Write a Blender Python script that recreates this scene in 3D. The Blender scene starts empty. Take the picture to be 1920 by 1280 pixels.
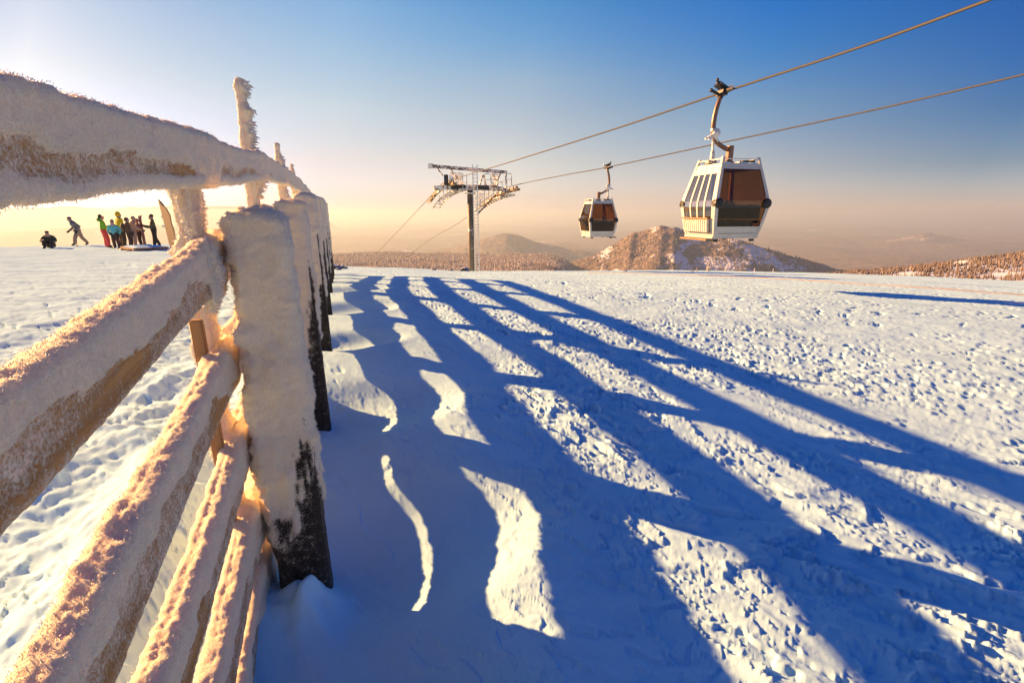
import bpy, bmesh, math, random
import numpy as np
from mathutils import Vector, Matrix
R = math.radians
rng = np.random.default_rng(7)
random.seed(7)
SC = bpy.context.scene
COL = SC.collection

# ------------------------------------------------------------------ camera
EYE = 1.62                       # eye height over the snow at the fence foot
PITCH = 15.0
FPX = 900.0                      # focal length in pixels of a 1920 px wide frame
cam_data = bpy.data.cameras.new("camera")
cam_data.sensor_width = 36
cam_data.lens = FPX / 1920 * 36
cam_data.clip_start = 0.02
cam_data.clip_end = 200000
camera = bpy.data.objects.new("camera", cam_data)
COL.objects.link(camera)
camera.location = (0, 0, EYE)
camera.rotation_euler = (R(90 - PITCH), 0, 0)
SC.camera = camera

# ------------------------------------------------------------------ sun, sky, exposure
SUN_AZ, SUN_EL = 63.5, 18.0      # degrees to the left of the view axis, above the horizon
ca, sa = math.cos(R(SUN_AZ)), math.sin(R(SUN_AZ))
ce, se = math.cos(R(SUN_EL)), math.sin(R(SUN_EL))
SUN = Vector((-sa * ce, ca * ce, se))
sun = bpy.data.lights.new("sun", 'SUN')
sun.energy = 5.0
sun.angle = R(0.5)
sun.color = (1.0, 0.51, 0.18)
sun_ob = bpy.data.objects.new("sun", sun)
COL.objects.link(sun_ob)
sun_ob.rotation_euler = (-SUN).to_track_quat('-Z', 'Y').to_euler()
sun_ob.location = (-40, 20, 40)

SC.view_settings.view_transform = 'Standard'
SC.view_settings.look = 'None'
SC.view_settings.gamma = 1
SC.view_settings.exposure = 1.72

world = bpy.data.worlds.new("World")
SC.world = world
world.use_nodes = True
wt = world.node_tree
wt.nodes.clear()


def ramp(nt, fac, stops, interp='LINEAR'):
    n = nt.nodes.new('ShaderNodeValToRGB')
    n.color_ramp.interpolation = interp
    el = n.color_ramp.elements
    while len(el) < len(stops):
        el.new(0.5)
    for e, (p, c) in zip(el, stops):
        e.position = p
        e.color = (*c, 1) if len(c) == 3 else c
    if fac is not None:
        nt.links.new(fac, n.inputs[0])
    return n.outputs[0]


def vmul(nt, a, b):
    n = nt.nodes.new('ShaderNodeVectorMath')
    n.operation = 'MULTIPLY'
    for i, v in enumerate((a, b)):
        if isinstance(v, (tuple, list)):
            n.inputs[i].default_value = v
        else:
            nt.links.new(v, n.inputs[i])
    return n.outputs[0]


sky = wt.nodes.new('ShaderNodeTexSky')
sky.sky_type = 'NISHITA'
sky.sun_disc = False
sky.sun_elevation = R(SUN_EL)
sky.sun_rotation = R(-SUN_AZ)
sky.altitude = 1300
sky.air_density = 1.0
sky.dust_density = 2.0
sky.ozone_density = 1.0
tc = wt.nodes.new('ShaderNodeTexCoord')
sx = wt.nodes.new('ShaderNodeSeparateXYZ')
wt.links.new(tc.outputs['Generated'], sx.inputs[0])
dotn = wt.nodes.new('ShaderNodeVectorMath')
dotn.operation = 'DOT_PRODUCT'
wt.links.new(tc.outputs['Generated'], dotn.inputs[0])
dotn.inputs[1].default_value = SUN
# warm dusty low air, pale round the sun, deep dark blue high up and away from the sun: one elevation tint per angle from the sun
TINTS = [
    (-.80, [(0, (1.5, 1.0, .9)), (.06, (1.2, .82, .75)), (.12, (.5, .45, .52)), (.20, (.06, .2, .48)), (.34, (.02, .14, .50)), (.5, (.003, .17, .48)), (1, (.003, .19, .52))]),  # bright warm band behind the camera, added to light the shaded fence faces
    (-.40, [(0, (.86, .67, .77)), (.021, (.546, .475, .60)), (.071, (.28, .306, .40)), (.14, (.122, .237, .395)), (.205, (.03, .20, .47)), (.27, (.006, .17, .48)), (.5, (.003, .17, .48)), (1, (.003, .19, .52))]),
    (-.24, [(0, (.86, .67, .77)), (.021, (.546, .475, .60)), (.071, (.28, .306, .40)), (.14, (.122, .237, .395)), (.205, (.03, .20, .47)), (.27, (.006, .17, .48)), (.5, (.003, .17, .48)), (1, (.003, .19, .52))]),
    (.10, [(0, (.90, .73, .87)), (.027, (.75, .58, .65)), (.09, (.64, .52, .53)), (.176, (.418, .50, .568)), (.254, (.145, .423, .69)), (.324, (.035, .35, .78)), (.45, (.006, .25, .62)), (1, (.003, .19, .52))]),
    (.46, [(0, (.80, .70, .87)), (.03, (.69, .559, .619)), (.099, (.78, .594, .524)), (.174, (.743, .613, .549)), (.235, (.656, .648, .613)), (.294, (.39, .597, .709)), (.35, (.226, .541, .745)), (.45, (.012, .27, .60)), (1, (.003, .19, .52))]),
    (.72, [(0, (.47, .49, .68)), (.028, (.475, .425, .57)), (.094, (.60, .465, .46)), (.182, (.666, .58, .511)), (.262, (.562, .603, .584)), (.333, (.437, .589, .658)), (.45, (.06, .30, .62)), (1, (.003, .19, .52))]),
    (.93, [(0, (.46, .43, .72)), (.1, (.45, .43, .56)), (.2, (.45, .43, .43)), (.28, (.42, .43, .46)), (.5, (.12, .3, .5)), (1, (.003, .19, .52))]),
    (.965, [(0, (.33, .32, .55)), (.2, (.20, .25, .33)), (.33, (.12, .21, .36)), (.42, (.02, .20, .45)), (1, (.003, .19, .52))]),
    (1.0, [(0, (.30, .28, .34)), (.2, (.14, .20, .30)), (.33, (.09, .18, .34)), (.45, (.02, .20, .45)), (1, (.003, .19, .52))])]
tint = None
for kk, (dv, stops) in enumerate(TINTS):
    r_ = ramp(wt, sx.outputs[2], stops)
    if tint is None:
        tint = r_
    else:
        mr = wt.nodes.new('ShaderNodeMapRange')
        mr.inputs[1].default_value = TINTS[kk - 1][0]
        mr.inputs[2].default_value = dv
        wt.links.new(dotn.outputs['Value'], mr.inputs[0])
        mxn = wt.nodes.new('ShaderNodeMix')
        mxn.data_type = 'RGBA'
        wt.links.new(mr.outputs[0], mxn.inputs[0])
        wt.links.new(tint, mxn.inputs[6])
        wt.links.new(r_, mxn.inputs[7])
        tint = mxn.outputs[2]
col = vmul(wt, sky.outputs[0], tint)
bg = wt.nodes.new('ShaderNodeBackground')
bg.inputs[1].default_value = 0.070
wt.links.new(col, bg.inputs[0])
wo = wt.nodes.new('ShaderNodeOutputWorld')
wt.links.new(bg.outputs[0], wo.inputs[0])

# ------------------------------------------------------------------ helpers
CP, SP = math.cos(R(PITCH)), math.sin(R(PITCH))


def P(px, py, depth):
    """point seen at pixel (px,py) of the 1920 px photo at a given depth in metres"""
    x = (px - 960) / FPX * depth
    u = (640 - py) / FPX * depth
    return Vector((x, CP * depth + SP * u, -SP * depth + CP * u + EYE))


def _h(ix, iy, iz, seed):
    n = (ix.astype(np.int64) * 374761393 + iy.astype(np.int64) * 668265263 + iz.astype(np.int64) * 2147483647 + seed * 1274126177) & 0xffffffff
    n = ((n ^ (n >> 13)) * 1274126177) & 0xffffffff
    n = ((n ^ (n >> 15)) * 2246822519) & 0xffffffff
    n = n ^ (n >> 16)
    return (n & 0xffff) / 32767.5 - 1.0


def noise3(x, y, z, seed=0):
    """smooth value noise in -1..1"""
    x, y, z = np.broadcast_arrays(np.asarray(x, float), np.asarray(y, float), np.asarray(z, float))
    ix, iy, iz = np.floor(x), np.floor(y), np.floor(z)
    fx, fy, fz = x - ix, y - iy, z - iz
    fx = fx * fx * fx * (fx * (fx * 6 - 15) + 10)
    fy = fy * fy * fy * (fy * (fy * 6 - 15) + 10)
    fz = fz * fz * fz * (fz * (fz * 6 - 15) + 10)
    r = 0
    for a in (0, 1):
        wa = fx if a else 1 - fx
        for b in (0, 1):
            wb = fy if b else 1 - fy
            for c in (0, 1):
                wc = fz if c else 1 - fz
                r = r + wa * wb * wc * _h(ix + a, iy + b, iz + c, seed)
    return r


def _g2(ix, iy, seed, dx, dy):
    a = (_h(ix, iy, ix * 0, seed) + 1) * math.pi
    return np.cos(a) * dx + np.sin(a) * dy


def noise2(x, y, seed=0):
    """gradient noise about -1..1"""
    x, y = np.broadcast_arrays(np.asarray(x, float), np.asarray(y, float))
    ix, iy = np.floor(x), np.floor(y)
    dx, dy = x - ix, y - iy
    fx = dx * dx * dx * (dx * (dx * 6 - 15) + 10)
    fy = dy * dy * dy * (dy * (dy * 6 - 15) + 10)
    n00 = _g2(ix, iy, seed, dx, dy)
    n10 = _g2(ix + 1, iy, seed, dx - 1, dy)
    n01 = _g2(ix, iy + 1, seed, dx, dy - 1)
    n11 = _g2(ix + 1, iy + 1, seed, dx - 1, dy - 1)
    return 1.5 * ((n00 * (1 - fx) + n10 * fx) * (1 - fy) + (n01 * (1 - fx) + n11 * fx) * fy)


def fbm2(x, y, seed=0, octv=4, gain=.5, lac=2.03):
    r, a, f = 0, 1, 1
    for i in range(octv):
        r = r + a * noise2(x * f + i * 17.3, y * f - i * 9.1, seed + i)
        a *= gain
        f *= lac
    return r


def fbm3(x, y, z, seed=0, octv=3, gain=.5):
    r, a, f = 0, 1, 1
    for i in range(octv):
        r = r + a * noise3(x * f + i * 7.7, y * f, z * f, seed + i)
        a *= gain
        f *= 2.1
    return r


def sstep(a, b, x):
    t = np.clip((np.asarray(x, float) - a) / (b - a), 0, 1)
    return t * t * (3 - 2 * t)


def np_mesh(name, V, F, mat, parent=None, smooth=True, attrs=None, mats=None, midx=None):
    """mesh object from numpy vertices (n,3) and faces (m,3|4) or list of arrays"""
    me = bpy.data.meshes.new(name)
    V = np.asarray(V, np.float32)
    Fs = F if isinstance(F, list) else [F]
    Fs = [np.asarray(f, np.int32) for f in Fs if len(f)]
    loops = np.concatenate([f.ravel() for f in Fs])
    sizes = np.concatenate([np.full(len(f), f.shape[1], np.int32) for f in Fs])
    starts = np.concatenate([[0], np.cumsum(sizes)[:-1]]).astype(np.int32)
    me.vertices.add(len(V))
    me.vertices.foreach_set('co', V.ravel())
    me.loops.add(len(loops))
    me.loops.foreach_set('vertex_index', loops)
    me.polygons.add(len(sizes))
    me.polygons.foreach_set('loop_start', starts)
    me.polygons.foreach_set('loop_total', sizes)
    if smooth:
        me.polygons.foreach_set('use_smooth', np.ones(len(sizes), bool))
    if midx is not None:
        me.polygons.foreach_set('material_index', np.asarray(midx, np.int32))
    me.update()
    me.validate()
    for k, v in (attrs or {}).items():
        a = me.attributes.new(k, 'FLOAT', 'POINT')
        a.data.foreach_set('value', np.asarray(v, np.float32).ravel())
    for m in (mats or [mat]):
        me.materials.append(m)
    o = bpy.data.objects.new(name, me)
    COL.objects.link(o)
    if parent is not None:
        o.parent = parent
    return o


def grid_faces(n, m, wrap=False, flip=False):
    i = np.arange(n - 1)[:, None]
    j = np.arange(m if wrap else m - 1)[None, :]
    j2 = (j + 1) % m
    a, b, c, d = i * m + j, i * m + j2, (i + 1) * m + j2, (i + 1) * m + j
    f = np.stack(np.broadcast_arrays(a, b, c, d), -1).reshape(-1, 4)
    return f[:, ::-1] if flip else f


class MB:
    """collects boxes, tubes, rings and links them as ONE mesh"""
    def __init__(self):
        self.v, self.f = [], []

    def add(self, V, F):
        o = len(self.v)
        self.v += [tuple(p) for p in V]
        self.f += [tuple(i + o for i in f) for f in F]
        return self

    def box(self, c, s, rot=None):
        c = Vector(c)
        pts = []
        for x in (-.5, .5):
            for y in (-.5, .5):
                for z in (-.5, .5):
                    p = Vector((x * s[0], y * s[1], z * s[2]))
                    pts.append(c + (rot @ p if rot else p))
        return self.add(pts, [(0, 1, 3, 2), (4, 6, 7, 5), (0, 4, 5, 1), (2, 3, 7, 6), (0, 2, 6, 4), (1, 5, 7, 3)])

    def bar(self, a, b, w, h=None, up=(0, 0, 1)):
        """rectangular bar from a to b"""
        a, b = Vector(a), Vector(b)
        h = h or w
        d = (b - a).normalized()
        up = Vector(up)
        if abs(d.dot(up)) > .95:
            up = Vector((0, 1, 0))
        s = d.cross(up).normalized()
        t = s.cross(d)
        pts = [p + s * (w / 2 * i) + t * (h / 2 * j) for p in (a, b) for i, j in ((-1, -1), (1, -1), (1, 1), (-1, 1))]
        return self.add(pts, [(3, 2, 1, 0), (4, 5, 6, 7), (0, 1, 5, 4), (1, 2, 6, 5), (2, 3, 7, 6), (3, 0, 4, 7)])

    def tube(self, pts, r, n=8, cap=True):
        pts = [Vector(p) for p in pts]
        rs = r if isinstance(r, (list, tuple)) else [r] * len(pts)
        V, F = [], []
        prev = None
        for k, p in enumerate(pts):
            d = (pts[min(k + 1, len(pts) - 1)] - pts[max(k - 1, 0)]).normalized()
            if prev is None:
                s = d.cross(Vector((0, 0, 1)))
                if s.length < .1:
                    s = d.cross(Vector((0, 1, 0)))
            else:
                s = prev - d * prev.dot(d)
            s.normalize()
            prev = s
            t = d.cross(s)
            for i in range(n):
                a = 2 * math.pi * i / n
                V.append(p + (s * math.cos(a) + t * math.sin(a)) * rs[k])
        for k in range(len(pts) - 1):
            for i in range(n):
                j = (i + 1) % n
                F.append((k * n + i, k * n + j, (k + 1) * n + j, (k + 1) * n + i))
        if cap:
            F.append(tuple(range(n))[::-1])
            F.append(tuple(range((len(pts) - 1) * n, len(pts) * n)))
        return self.add(V, F)

    def ball(self, c, r, nu=10, nv=7):
        c = Vector(c)
        r = (r, r, r) if not isinstance(r, (tuple, list)) else r
        V = [c + Vector((0, 0, r[2]))]
        for k in range(1, nv):
            a = math.pi * k / nv
            for i in range(nu):
                b = 2 * math.pi * i / nu
                V.append(c + Vector((r[0] * math.sin(a) * math.cos(b), r[1] * math.sin(a) * math.sin(b), r[2] * math.cos(a))))
        V.append(c - Vector((0, 0, r[2])))
        F = [(0, 1 + i, 1 + (i + 1) % nu) for i in range(nu)]
        for k in range(nv - 2):
            for i in range(nu):
                j = (i + 1) % nu
                F.append((1 + k * nu + i, 1 + (k + 1) * nu + i, 1 + (k + 1) * nu + j, 1 + k * nu + j))
        L = len(V) - 1
        F += [(L, 1 + (nv - 2) * nu + (i + 1) % nu, 1 + (nv - 2) * nu + i) for i in range(nu)]
        return self.add(V, F)

    def build(self, name, mat, parent=None, smooth=False, bevel=0):
        me = bpy.data.meshes.new(name)
        me.from_pydata(self.v, [], self.f)
        if bevel:
            bm = bmesh.new()
            bm.from_mesh(me)
            es = [e for e in bm.edges if len(e.link_faces) == 2 and e.calc_face_angle(0) > .6]
            bmesh.ops.bevel(bm, geom=es, offset=bevel, segments=2, affect='EDGES', clamp_overlap=True)
            bm.to_mesh(me)
            bm.free()
        me.update()
        if smooth:
            me.polygons.foreach_set('use_smooth', np.ones(len(me.polygons), bool))
        me.materials.append(mat)
        o = bpy.data.objects.new(name, me)
        COL.objects.link(o)
        if parent is not None:
            o.parent = parent
        return o


def tag(o, label=None, cat=None, group=None, kind=None):
    if label:
        o['label'] = label
    if cat:
        o['category'] = cat
    if group:
        o['group'] = group
    if kind:
        o['kind'] = kind
    return o


def thing(name, label, cat, loc=(0, 0, 0), rz=0, group=None):
    o = bpy.data.objects.new(name, None)
    o.empty_display_size = .2
    COL.objects.link(o)
    o.location = loc
    o.rotation_euler = (0, 0, rz)
    return tag(o, label, cat, group)


# ------------------------------------------------------------------ materials
class Mat:
    def __init__(self, name, base=(.5, .5, .5), rough=.6, metal=0, spec=.5):
        self.m = bpy.data.materials.new(name)
        self.m.use_nodes = True
        self.nt = self.m.node_tree
        self.b = self.nt.nodes['Principled BSDF']
        self.set('Base Color', (*base, 1))
        self.set('Roughness', rough)
        self.set('Metallic', metal)
        self.set('Specular IOR Level', spec)

    def set(self, k, v):
        if isinstance(v, bpy.types.NodeSocket):
            self.nt.links.new(v, self.b.inputs[k])
        else:
            self.b.inputs[k].default_value = v

    def node(self, t, **kw):
        n = self.nt.nodes.new(t)
        for k, v in kw.items():
            setattr(n, k, v)
        return n

    def coord(self, scale=(1, 1, 1), kind='Object'):
        t = self.node('ShaderNodeTexCoord')
        mp = self.node('ShaderNodeMapping')
        mp.inputs['Scale'].default_value = scale
        self.nt.links.new(t.outputs[kind], mp.inputs[0])
        return mp.outputs[0]

    def noise(self, scale, detail=4, rough=.55, vec=None, dist=0):
        n = self.node('ShaderNodeTexNoise')
        n.inputs['Scale'].default_value = scale
        n.inputs['Detail'].default_value = detail
        n.inputs['Roughness'].default_value = rough
        n.inputs['Distortion'].default_value = dist
        if vec is not None:
            self.nt.links.new(vec, n.inputs['Vector'])
        return n.outputs['Fac']

    def voro(self, scale, vec=None, feature='F1', out='Distance'):
        n = self.node('ShaderNodeTexVoronoi')
        n.feature = feature
        n.inputs['Scale'].default_value = scale
        if vec is not None:
            self.nt.links.new(vec, n.inputs['Vector'])
        return n.outputs[out]

    def attr(self, name):
        n = self.node('ShaderNodeAttribute')
        n.attribute_name = name
        return n.outputs['Fac']

    def math(self, op, a, b=0.0, clamp=False):
        n = self.node('ShaderNodeMath', operation=op)
        n.use_clamp = clamp
        for i, v in enumerate((a, b)):
            if isinstance(v, bpy.types.NodeSocket):
                self.nt.links.new(v, n.inputs[i])
            else:
                n.inputs[i].default_value = v
        return n.outputs[0]

    def ss(self, v, a, b):
        n = self.node('ShaderNodeMapRange', interpolation_type='SMOOTHSTEP')
        n.inputs[1].default_value = a
        n.inputs[2].default_value = b
        self.nt.links.new(v, n.inputs[0])
        return n.outputs[0]

    def mix(self, fac, a, b):
        n = self.node('ShaderNodeMix', data_type='RGBA')
        for s, v in ((n.inputs[0], fac), (n.inputs[6], a), (n.inputs[7], b)):
            if isinstance(v, bpy.types.NodeSocket):
                self.nt.links.new(v, s)
            else:
                s.default_value = v if not isinstance(v, tuple) else (*v, 1)
        return n.outputs[2]

    def ramp(self, fac, stops):
        return ramp(self.nt, fac, stops)

    def bump(self, h, strength=.5, dist=.01, prev=None):
        n = self.node('ShaderNodeBump')
        n.inputs['Strength'].default_value = strength
        n.inputs['Distance'].default_value = dist
        self.nt.links.new(h, n.inputs['Height'])
        if prev is not None:
            self.nt.links.new(prev, n.inputs['Normal'])
        self.nt.links.new(n.outputs[0], self.b.inputs['Normal'])
        return n.outputs[0]


def plain(name, base, rough=.6, metal=0, var=.15, scale=8, frost=0.0):
    """painted or metal surface with a little unevenness; frost = share of hoar frost caught on it"""
    M = Mat(name, base, rough, metal)
    v = M.coord()
    n = M.noise(scale, 5, .6, v)
    c = M.mix(M.ss(n, .3, .7), tuple(x * (1 - var) for x in base), tuple(min(1, x * (1 + var)) for x in base))
    if frost:
        f = M.noise(scale * .8, 6, .7, v)
        k = M.ss(f, .62 - frost * .35, .70 - frost * .3)
        c = M.mix(k, c, (.82, .76, .70))
        M.set('Metallic', 0)
    M.set('Base Color', c)
    M.bump(n, .15, .01)
    return M.m


# snow: very slightly blue, granular
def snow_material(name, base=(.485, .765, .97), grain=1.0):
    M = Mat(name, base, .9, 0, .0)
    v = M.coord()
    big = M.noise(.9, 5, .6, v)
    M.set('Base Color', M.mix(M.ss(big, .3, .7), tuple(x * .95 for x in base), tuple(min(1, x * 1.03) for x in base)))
    n1 = M.noise(28, 6, .7, v)
    n2 = M.noise(240, 3, .7, v)
    b1 = M.bump(n1, .16 * grain, .02)
    M.bump(n2, .30 * grain, .003, b1)
    return M.m


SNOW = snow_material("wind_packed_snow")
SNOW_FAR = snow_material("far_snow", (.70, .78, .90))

# hoar frost on wood: attribute 'rime' says how thick the ice has grown there
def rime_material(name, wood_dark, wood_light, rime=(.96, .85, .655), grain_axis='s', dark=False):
    M = Mat(name, rime, .7, 0, .3)
    v = M.coord()
    a = M.attr('rime')
    fl = M.attr('along')
    cr = M.attr('across')
    cb = M.node('ShaderNodeCombineXYZ')
    M.nt.links.new(fl, cb.inputs[0])
    M.nt.links.new(cr, cb.inputs[1])
    mp = M.node('ShaderNodeMapping')
    mp.inputs['Scale'].default_value = (2.0, 46, 1)
    M.nt.links.new(cb.outputs[0], mp.inputs[0])
    grain = M.noise(1.0, 6, .65, mp.outputs[0], .4)
    wood = M.mix(M.ss(grain, .3, .7), wood_dark, wood_light)
    fine = M.noise(170, 4, .75, v)
    mid = M.noise(30, 5, .65, v)
    speck = M.math('ADD', M.math('MULTIPLY', fine, .62), M.math('MULTIPLY', mid, .38))
    # frost cover = rime attribute plus grain-sized breakup
    f = M.math('ADD', a, M.math('MULTIPLY', M.math('SUBTRACT', speck, .5), 1.9))
    k = M.ss(f, .22, .62)
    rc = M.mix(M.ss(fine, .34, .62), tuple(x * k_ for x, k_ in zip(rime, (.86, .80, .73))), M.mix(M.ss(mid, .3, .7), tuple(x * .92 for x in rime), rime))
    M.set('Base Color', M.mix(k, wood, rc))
    g2 = M.noise(420, 3, .7, v)
    vor = M.voro(210, v)
    h = M.math('ADD', M.math('MULTIPLY', fine, 1.0), M.math('MULTIPLY', k, .6))
    b1 = M.bump(h, .8, .006)
    b2 = M.bump(vor, .35, .003, b1)
    M.bump(g2, .35, .002, b2)
    M.set('Subsurface Weight', .25)
    M.set('Subsurface Radius', (.035, .024, .014))
    M.set('Subsurface Scale', 1.0)
    return M.m


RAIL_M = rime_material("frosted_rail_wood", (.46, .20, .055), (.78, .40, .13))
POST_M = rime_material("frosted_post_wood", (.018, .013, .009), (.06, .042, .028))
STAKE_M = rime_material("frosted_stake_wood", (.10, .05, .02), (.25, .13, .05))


def needle_material():
    M = Mat("rime_needles", (.93, .87, .80), .6)
    M.set('Subsurface Weight', 0)
    tr = M.node('ShaderNodeBsdfTranslucent')
    tr.inputs[0].default_value = (.95, .86, .76, 1)
    mx = M.node('ShaderNodeMixShader')
    mx.inputs[0].default_value = .08
    M.nt.links.new(M.b.outputs[0], mx.inputs[1])
    M.nt.links.new(tr.outputs[0], mx.inputs[2])
    M.nt.links.new(mx.outputs[0], M.nt.nodes['Material Output'].inputs[0])
    return M.m


NEEDLE_M = needle_material()

# ------------------------------------------------------------------ the snowfield
FA = R(20.0)                              # the fence runs 20 degrees left of the view axis
FU = np.array([-math.sin(FA), math.cos(FA)])
FN = np.array([math.cos(FA), math.sin(FA)])
POST_S = [1.98, 3.65, 5.6, 7.6, 9.65, 11.7, 13.75, 15.8]


def base_height(x, y):
    x, y = np.asarray(x, float), np.asarray(y, float)
    d = np.hypot(x, y)
    th = np.degrees(np.arctan2(x, y))                 # heading, right positive
    s = x * FU[0] + y * FU[1]
    q = x * FN[0] + y * FN[1]
    g = .22 * sstep(1.3, 5.8, s) * np.exp(-(q / 7.0) ** 2 * (q > 0))
    c = np.interp(th, [-180, -60, -36, -31, -22, -6, 10, 45, 70, 180], [.0, .015, .018, .022, .076, .100, .100, .078, .06, .0])
    dd = np.maximum(d - 8.5, 0)
    soft = np.sqrt(dd * dd + 4) - 2
    crest = np.interp(th, [-180, -60, -36, -24, -14, -6, 4, 14, 45, 180], [45, 45, 38, 27, 28, 31, 36, 42, 46, 45])
    crest = crest + 1.2 * noise2(th / 7.0, th * 0 + 3.3, 5)
    over = np.maximum(d - crest, 0)
    fall = .30 * (np.sqrt(over * over + 9) - 3)
    return g - c * soft - fall


WV = np.array([.80, -.60])                # wind
WP = np.array([.60, .80])


def snow_height(x, y):
    x, y = np.asarray(x, float), np.asarray(y, float)
    z = base_height(x, y)
    s = x * FU[0] + y * FU[1]
    q = x * FN[0] + y * FN[1]
    d = np.hypot(x, y)
    a = x * WV[0] + y * WV[1]
    b = x * WP[0] + y * WP[1]
    wx = .25 * noise2(a * .9, b * .9, 31)
    wy = .25 * noise2(a * .9 + 9, b * .9, 32)
    a2, b2 = a + wx, b + wy
    rough = sstep(.35, 1.5, q) * (1 - .35 * sstep(-.2, .5, noise2(a * .35, b * .35, 40)))
    rough = np.maximum(rough, .30 + .35 * (q < -.6))
    far_fade = 1 - .45 * sstep(3.5, 8, d) - .3 * sstep(14, 30, d)
    # broad swells and drifts
    z = z + .024 * fbm2(a * .28, b * .45, 11, 3)
    # sastrugi: sharp-edged ridges drawn out along the wind
    r1 = np.clip(1 - np.abs(noise2(a2 * .85, b2 * 2.3, 12)), 0, 1)
    r2 = np.clip(1 - np.abs(noise2(a2 * 1.9 + 3, b2 * 5.1, 13)), 0, 1)
    z = z + rough * far_fade * (.026 * (r1 ** 2.2 - .35) + .010 * (r2 ** 2 - .35))
    # overlapping wind plates: long gentle rise, then a small broken step
    near = 1 + .9 * sstep(5.5, 2.2, d)
    for fq, am, sd in ((1.15, .018, 24), (2.9, .011, 25), (6.3, .0040, 26), (12.5, .0011, 27)):
        ph = a * fq + .95 * fbm2(a * fq * .55, b * fq * 1.5, sd, 4, .6)
        fr = ph - np.floor(ph)
        saw = np.where(fr < .93, fr / .93, (1 - fr) / .07) - .5 + .30 * np.exp(-((fr - .91) / .045) ** 2)
        mask = sstep(-.35, .25, noise2(a * fq * .3 + 7, b * fq * .42, sd + 10))
        z = z + rough * far_fade * am * saw * mask * (near if fq > 2 else 1)
    # dents and crumbs broken out of the crust, in drawn out patches
    size = 1 + .45 * noise2(a * .13, b * .2, 48)
    p = fbm2(a * 3.0 * size, b * 8.5 * size, 15, 4, .62)
    patch = sstep(-.25, .45, fbm2(a * .20 + 5, b * .42, 44, 3) + .35 * sstep(4, 9, d) - .3 * sstep(20, 30, d))
    z = z - rough * (.12 + patch) * .045 * sstep(.52, .90, p) * (1 - .35 * sstep(5, 20, d))
    z = z + rough * .0075 * fbm2(a * .8, b * 8.0, 28, 3, .55) * (1 - .3 * sstep(10, 25, d))
    p2 = fbm2(a * 7.5, b * 17, 16, 3, .6)
    z = z + rough * (.15 + patch) * .012 * sstep(.45, .80, p2) * (1 - .3 * sstep(5, 12, d))
    z = z + .0014 * fbm2(a * 14, b * 24, 17, 3) * sstep(10, 3, d)
    # left side of the fence: lumpy trampled snow
    left = sstep(-.45, -.9, q) * sstep(14, 5, d)
    z = z + left * (.05 * fbm2(x * 1.6, y * 1.6, 18, 4) + .028 * np.abs(fbm2(x * 4.2, y * 4.2, 19, 3)))
    # scour hollows beside the posts with lips of drift between them
    for i, ps in enumerate(POST_S):
        w = .5 + .08 * math.sin(i * 2.1)
        cs, cq = ps + .10, .12 + .10 * math.cos(i * 1.7)
        rr = np.sqrt(((s - cs) / (w * .8)) ** 2 + ((q - cq) / (w * 1.25)) ** 2)
        dep = (.09, .09, .12, .12, .12, .1, .1, .1)[i]
        z = z - dep * np.exp(-rr ** 3.2) * sstep(-.6, -.1, q)
        z = z + .016 * np.exp(-((rr - 1.35) / .33) ** 2) * sstep(.0, .35, q)
    # wind drift lying just beyond the scoured strip at the posts
    z = z + .13 * sstep(-.05, .75, q + .06 * noise2(s * 1.1, q, 49)) * sstep(4.6, .9, q) * sstep(4.6, 2.7, s)
    # small heaps against the first post, and a soft drift running out from the fence foot
    z = z + .19 * np.exp(-((s - 1.84) / .13) ** 2 - ((q + .22) / .10) ** 2) * (1 + .35 * noise2(s * 14, q * 14, 50)) + .10 * np.exp(-((s - 1.86) / .2) ** 2 - ((q + .42) / .12) ** 2)
    z = z + .03 * np.exp(-((q - .55 - .10 * (s - 1)) / .32) ** 2) * sstep(2.2, .9, s)
    # drift banked against the piste side of the fence
    z = z + .24 * np.exp(-((q + .95 + .08 * noise2(s * .9, s * 0, 46)) / .30) ** 2) * sstep(4.6, 2.6, s) * (1 + .25 * noise2(s * 1.3, q, 47))
    # ski tracks on the far left piste
    tr = sstep(-1.5, -4, q) * sstep(6, 12, d)
    z = z + tr * .020 * noise2(x * .18 + y * .05, y * 3.1, 21) + tr * .03 * noise2(x * .5, y * 1.6, 22)
    return z


def build_snow():
    front = np.radians(np.arange(-64, 64.01, .125))
    back = np.radians(np.concatenate([np.arange(66, 294, 4.0)]))
    th = np.concatenate([front, back])
    rr = [0.30]
    while rr[-1] < 95:
        rr.append(rr[-1] * (1.0068 if rr[-1] < 50 else 1.03))
    rr = np.array(rr)
    T, Q = np.meshgrid(th, rr)
    X, Y = Q * np.sin(T), Q * np.cos(T)
    Z = snow_height(X, Y)
    V = np.stack([X, Y, Z], -1).reshape(-1, 3)
    n, m = len(rr), len(th)
    F = grid_faces(n, m, wrap=True, flip=True)
    V = np.concatenate([V, [[0, 0, float(Z[0].mean())]]])
    j = np.arange(m)
    C = np.stack([np.full(m, len(V) - 1), (j + 1) % m, j], -1)
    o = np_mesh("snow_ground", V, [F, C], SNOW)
    return tag(o, kind="structure")


snow_ground = build_snow()


def ground_z(x, y):
    return float(snow_height(np.array([x]), np.array([y]))[0])


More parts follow.
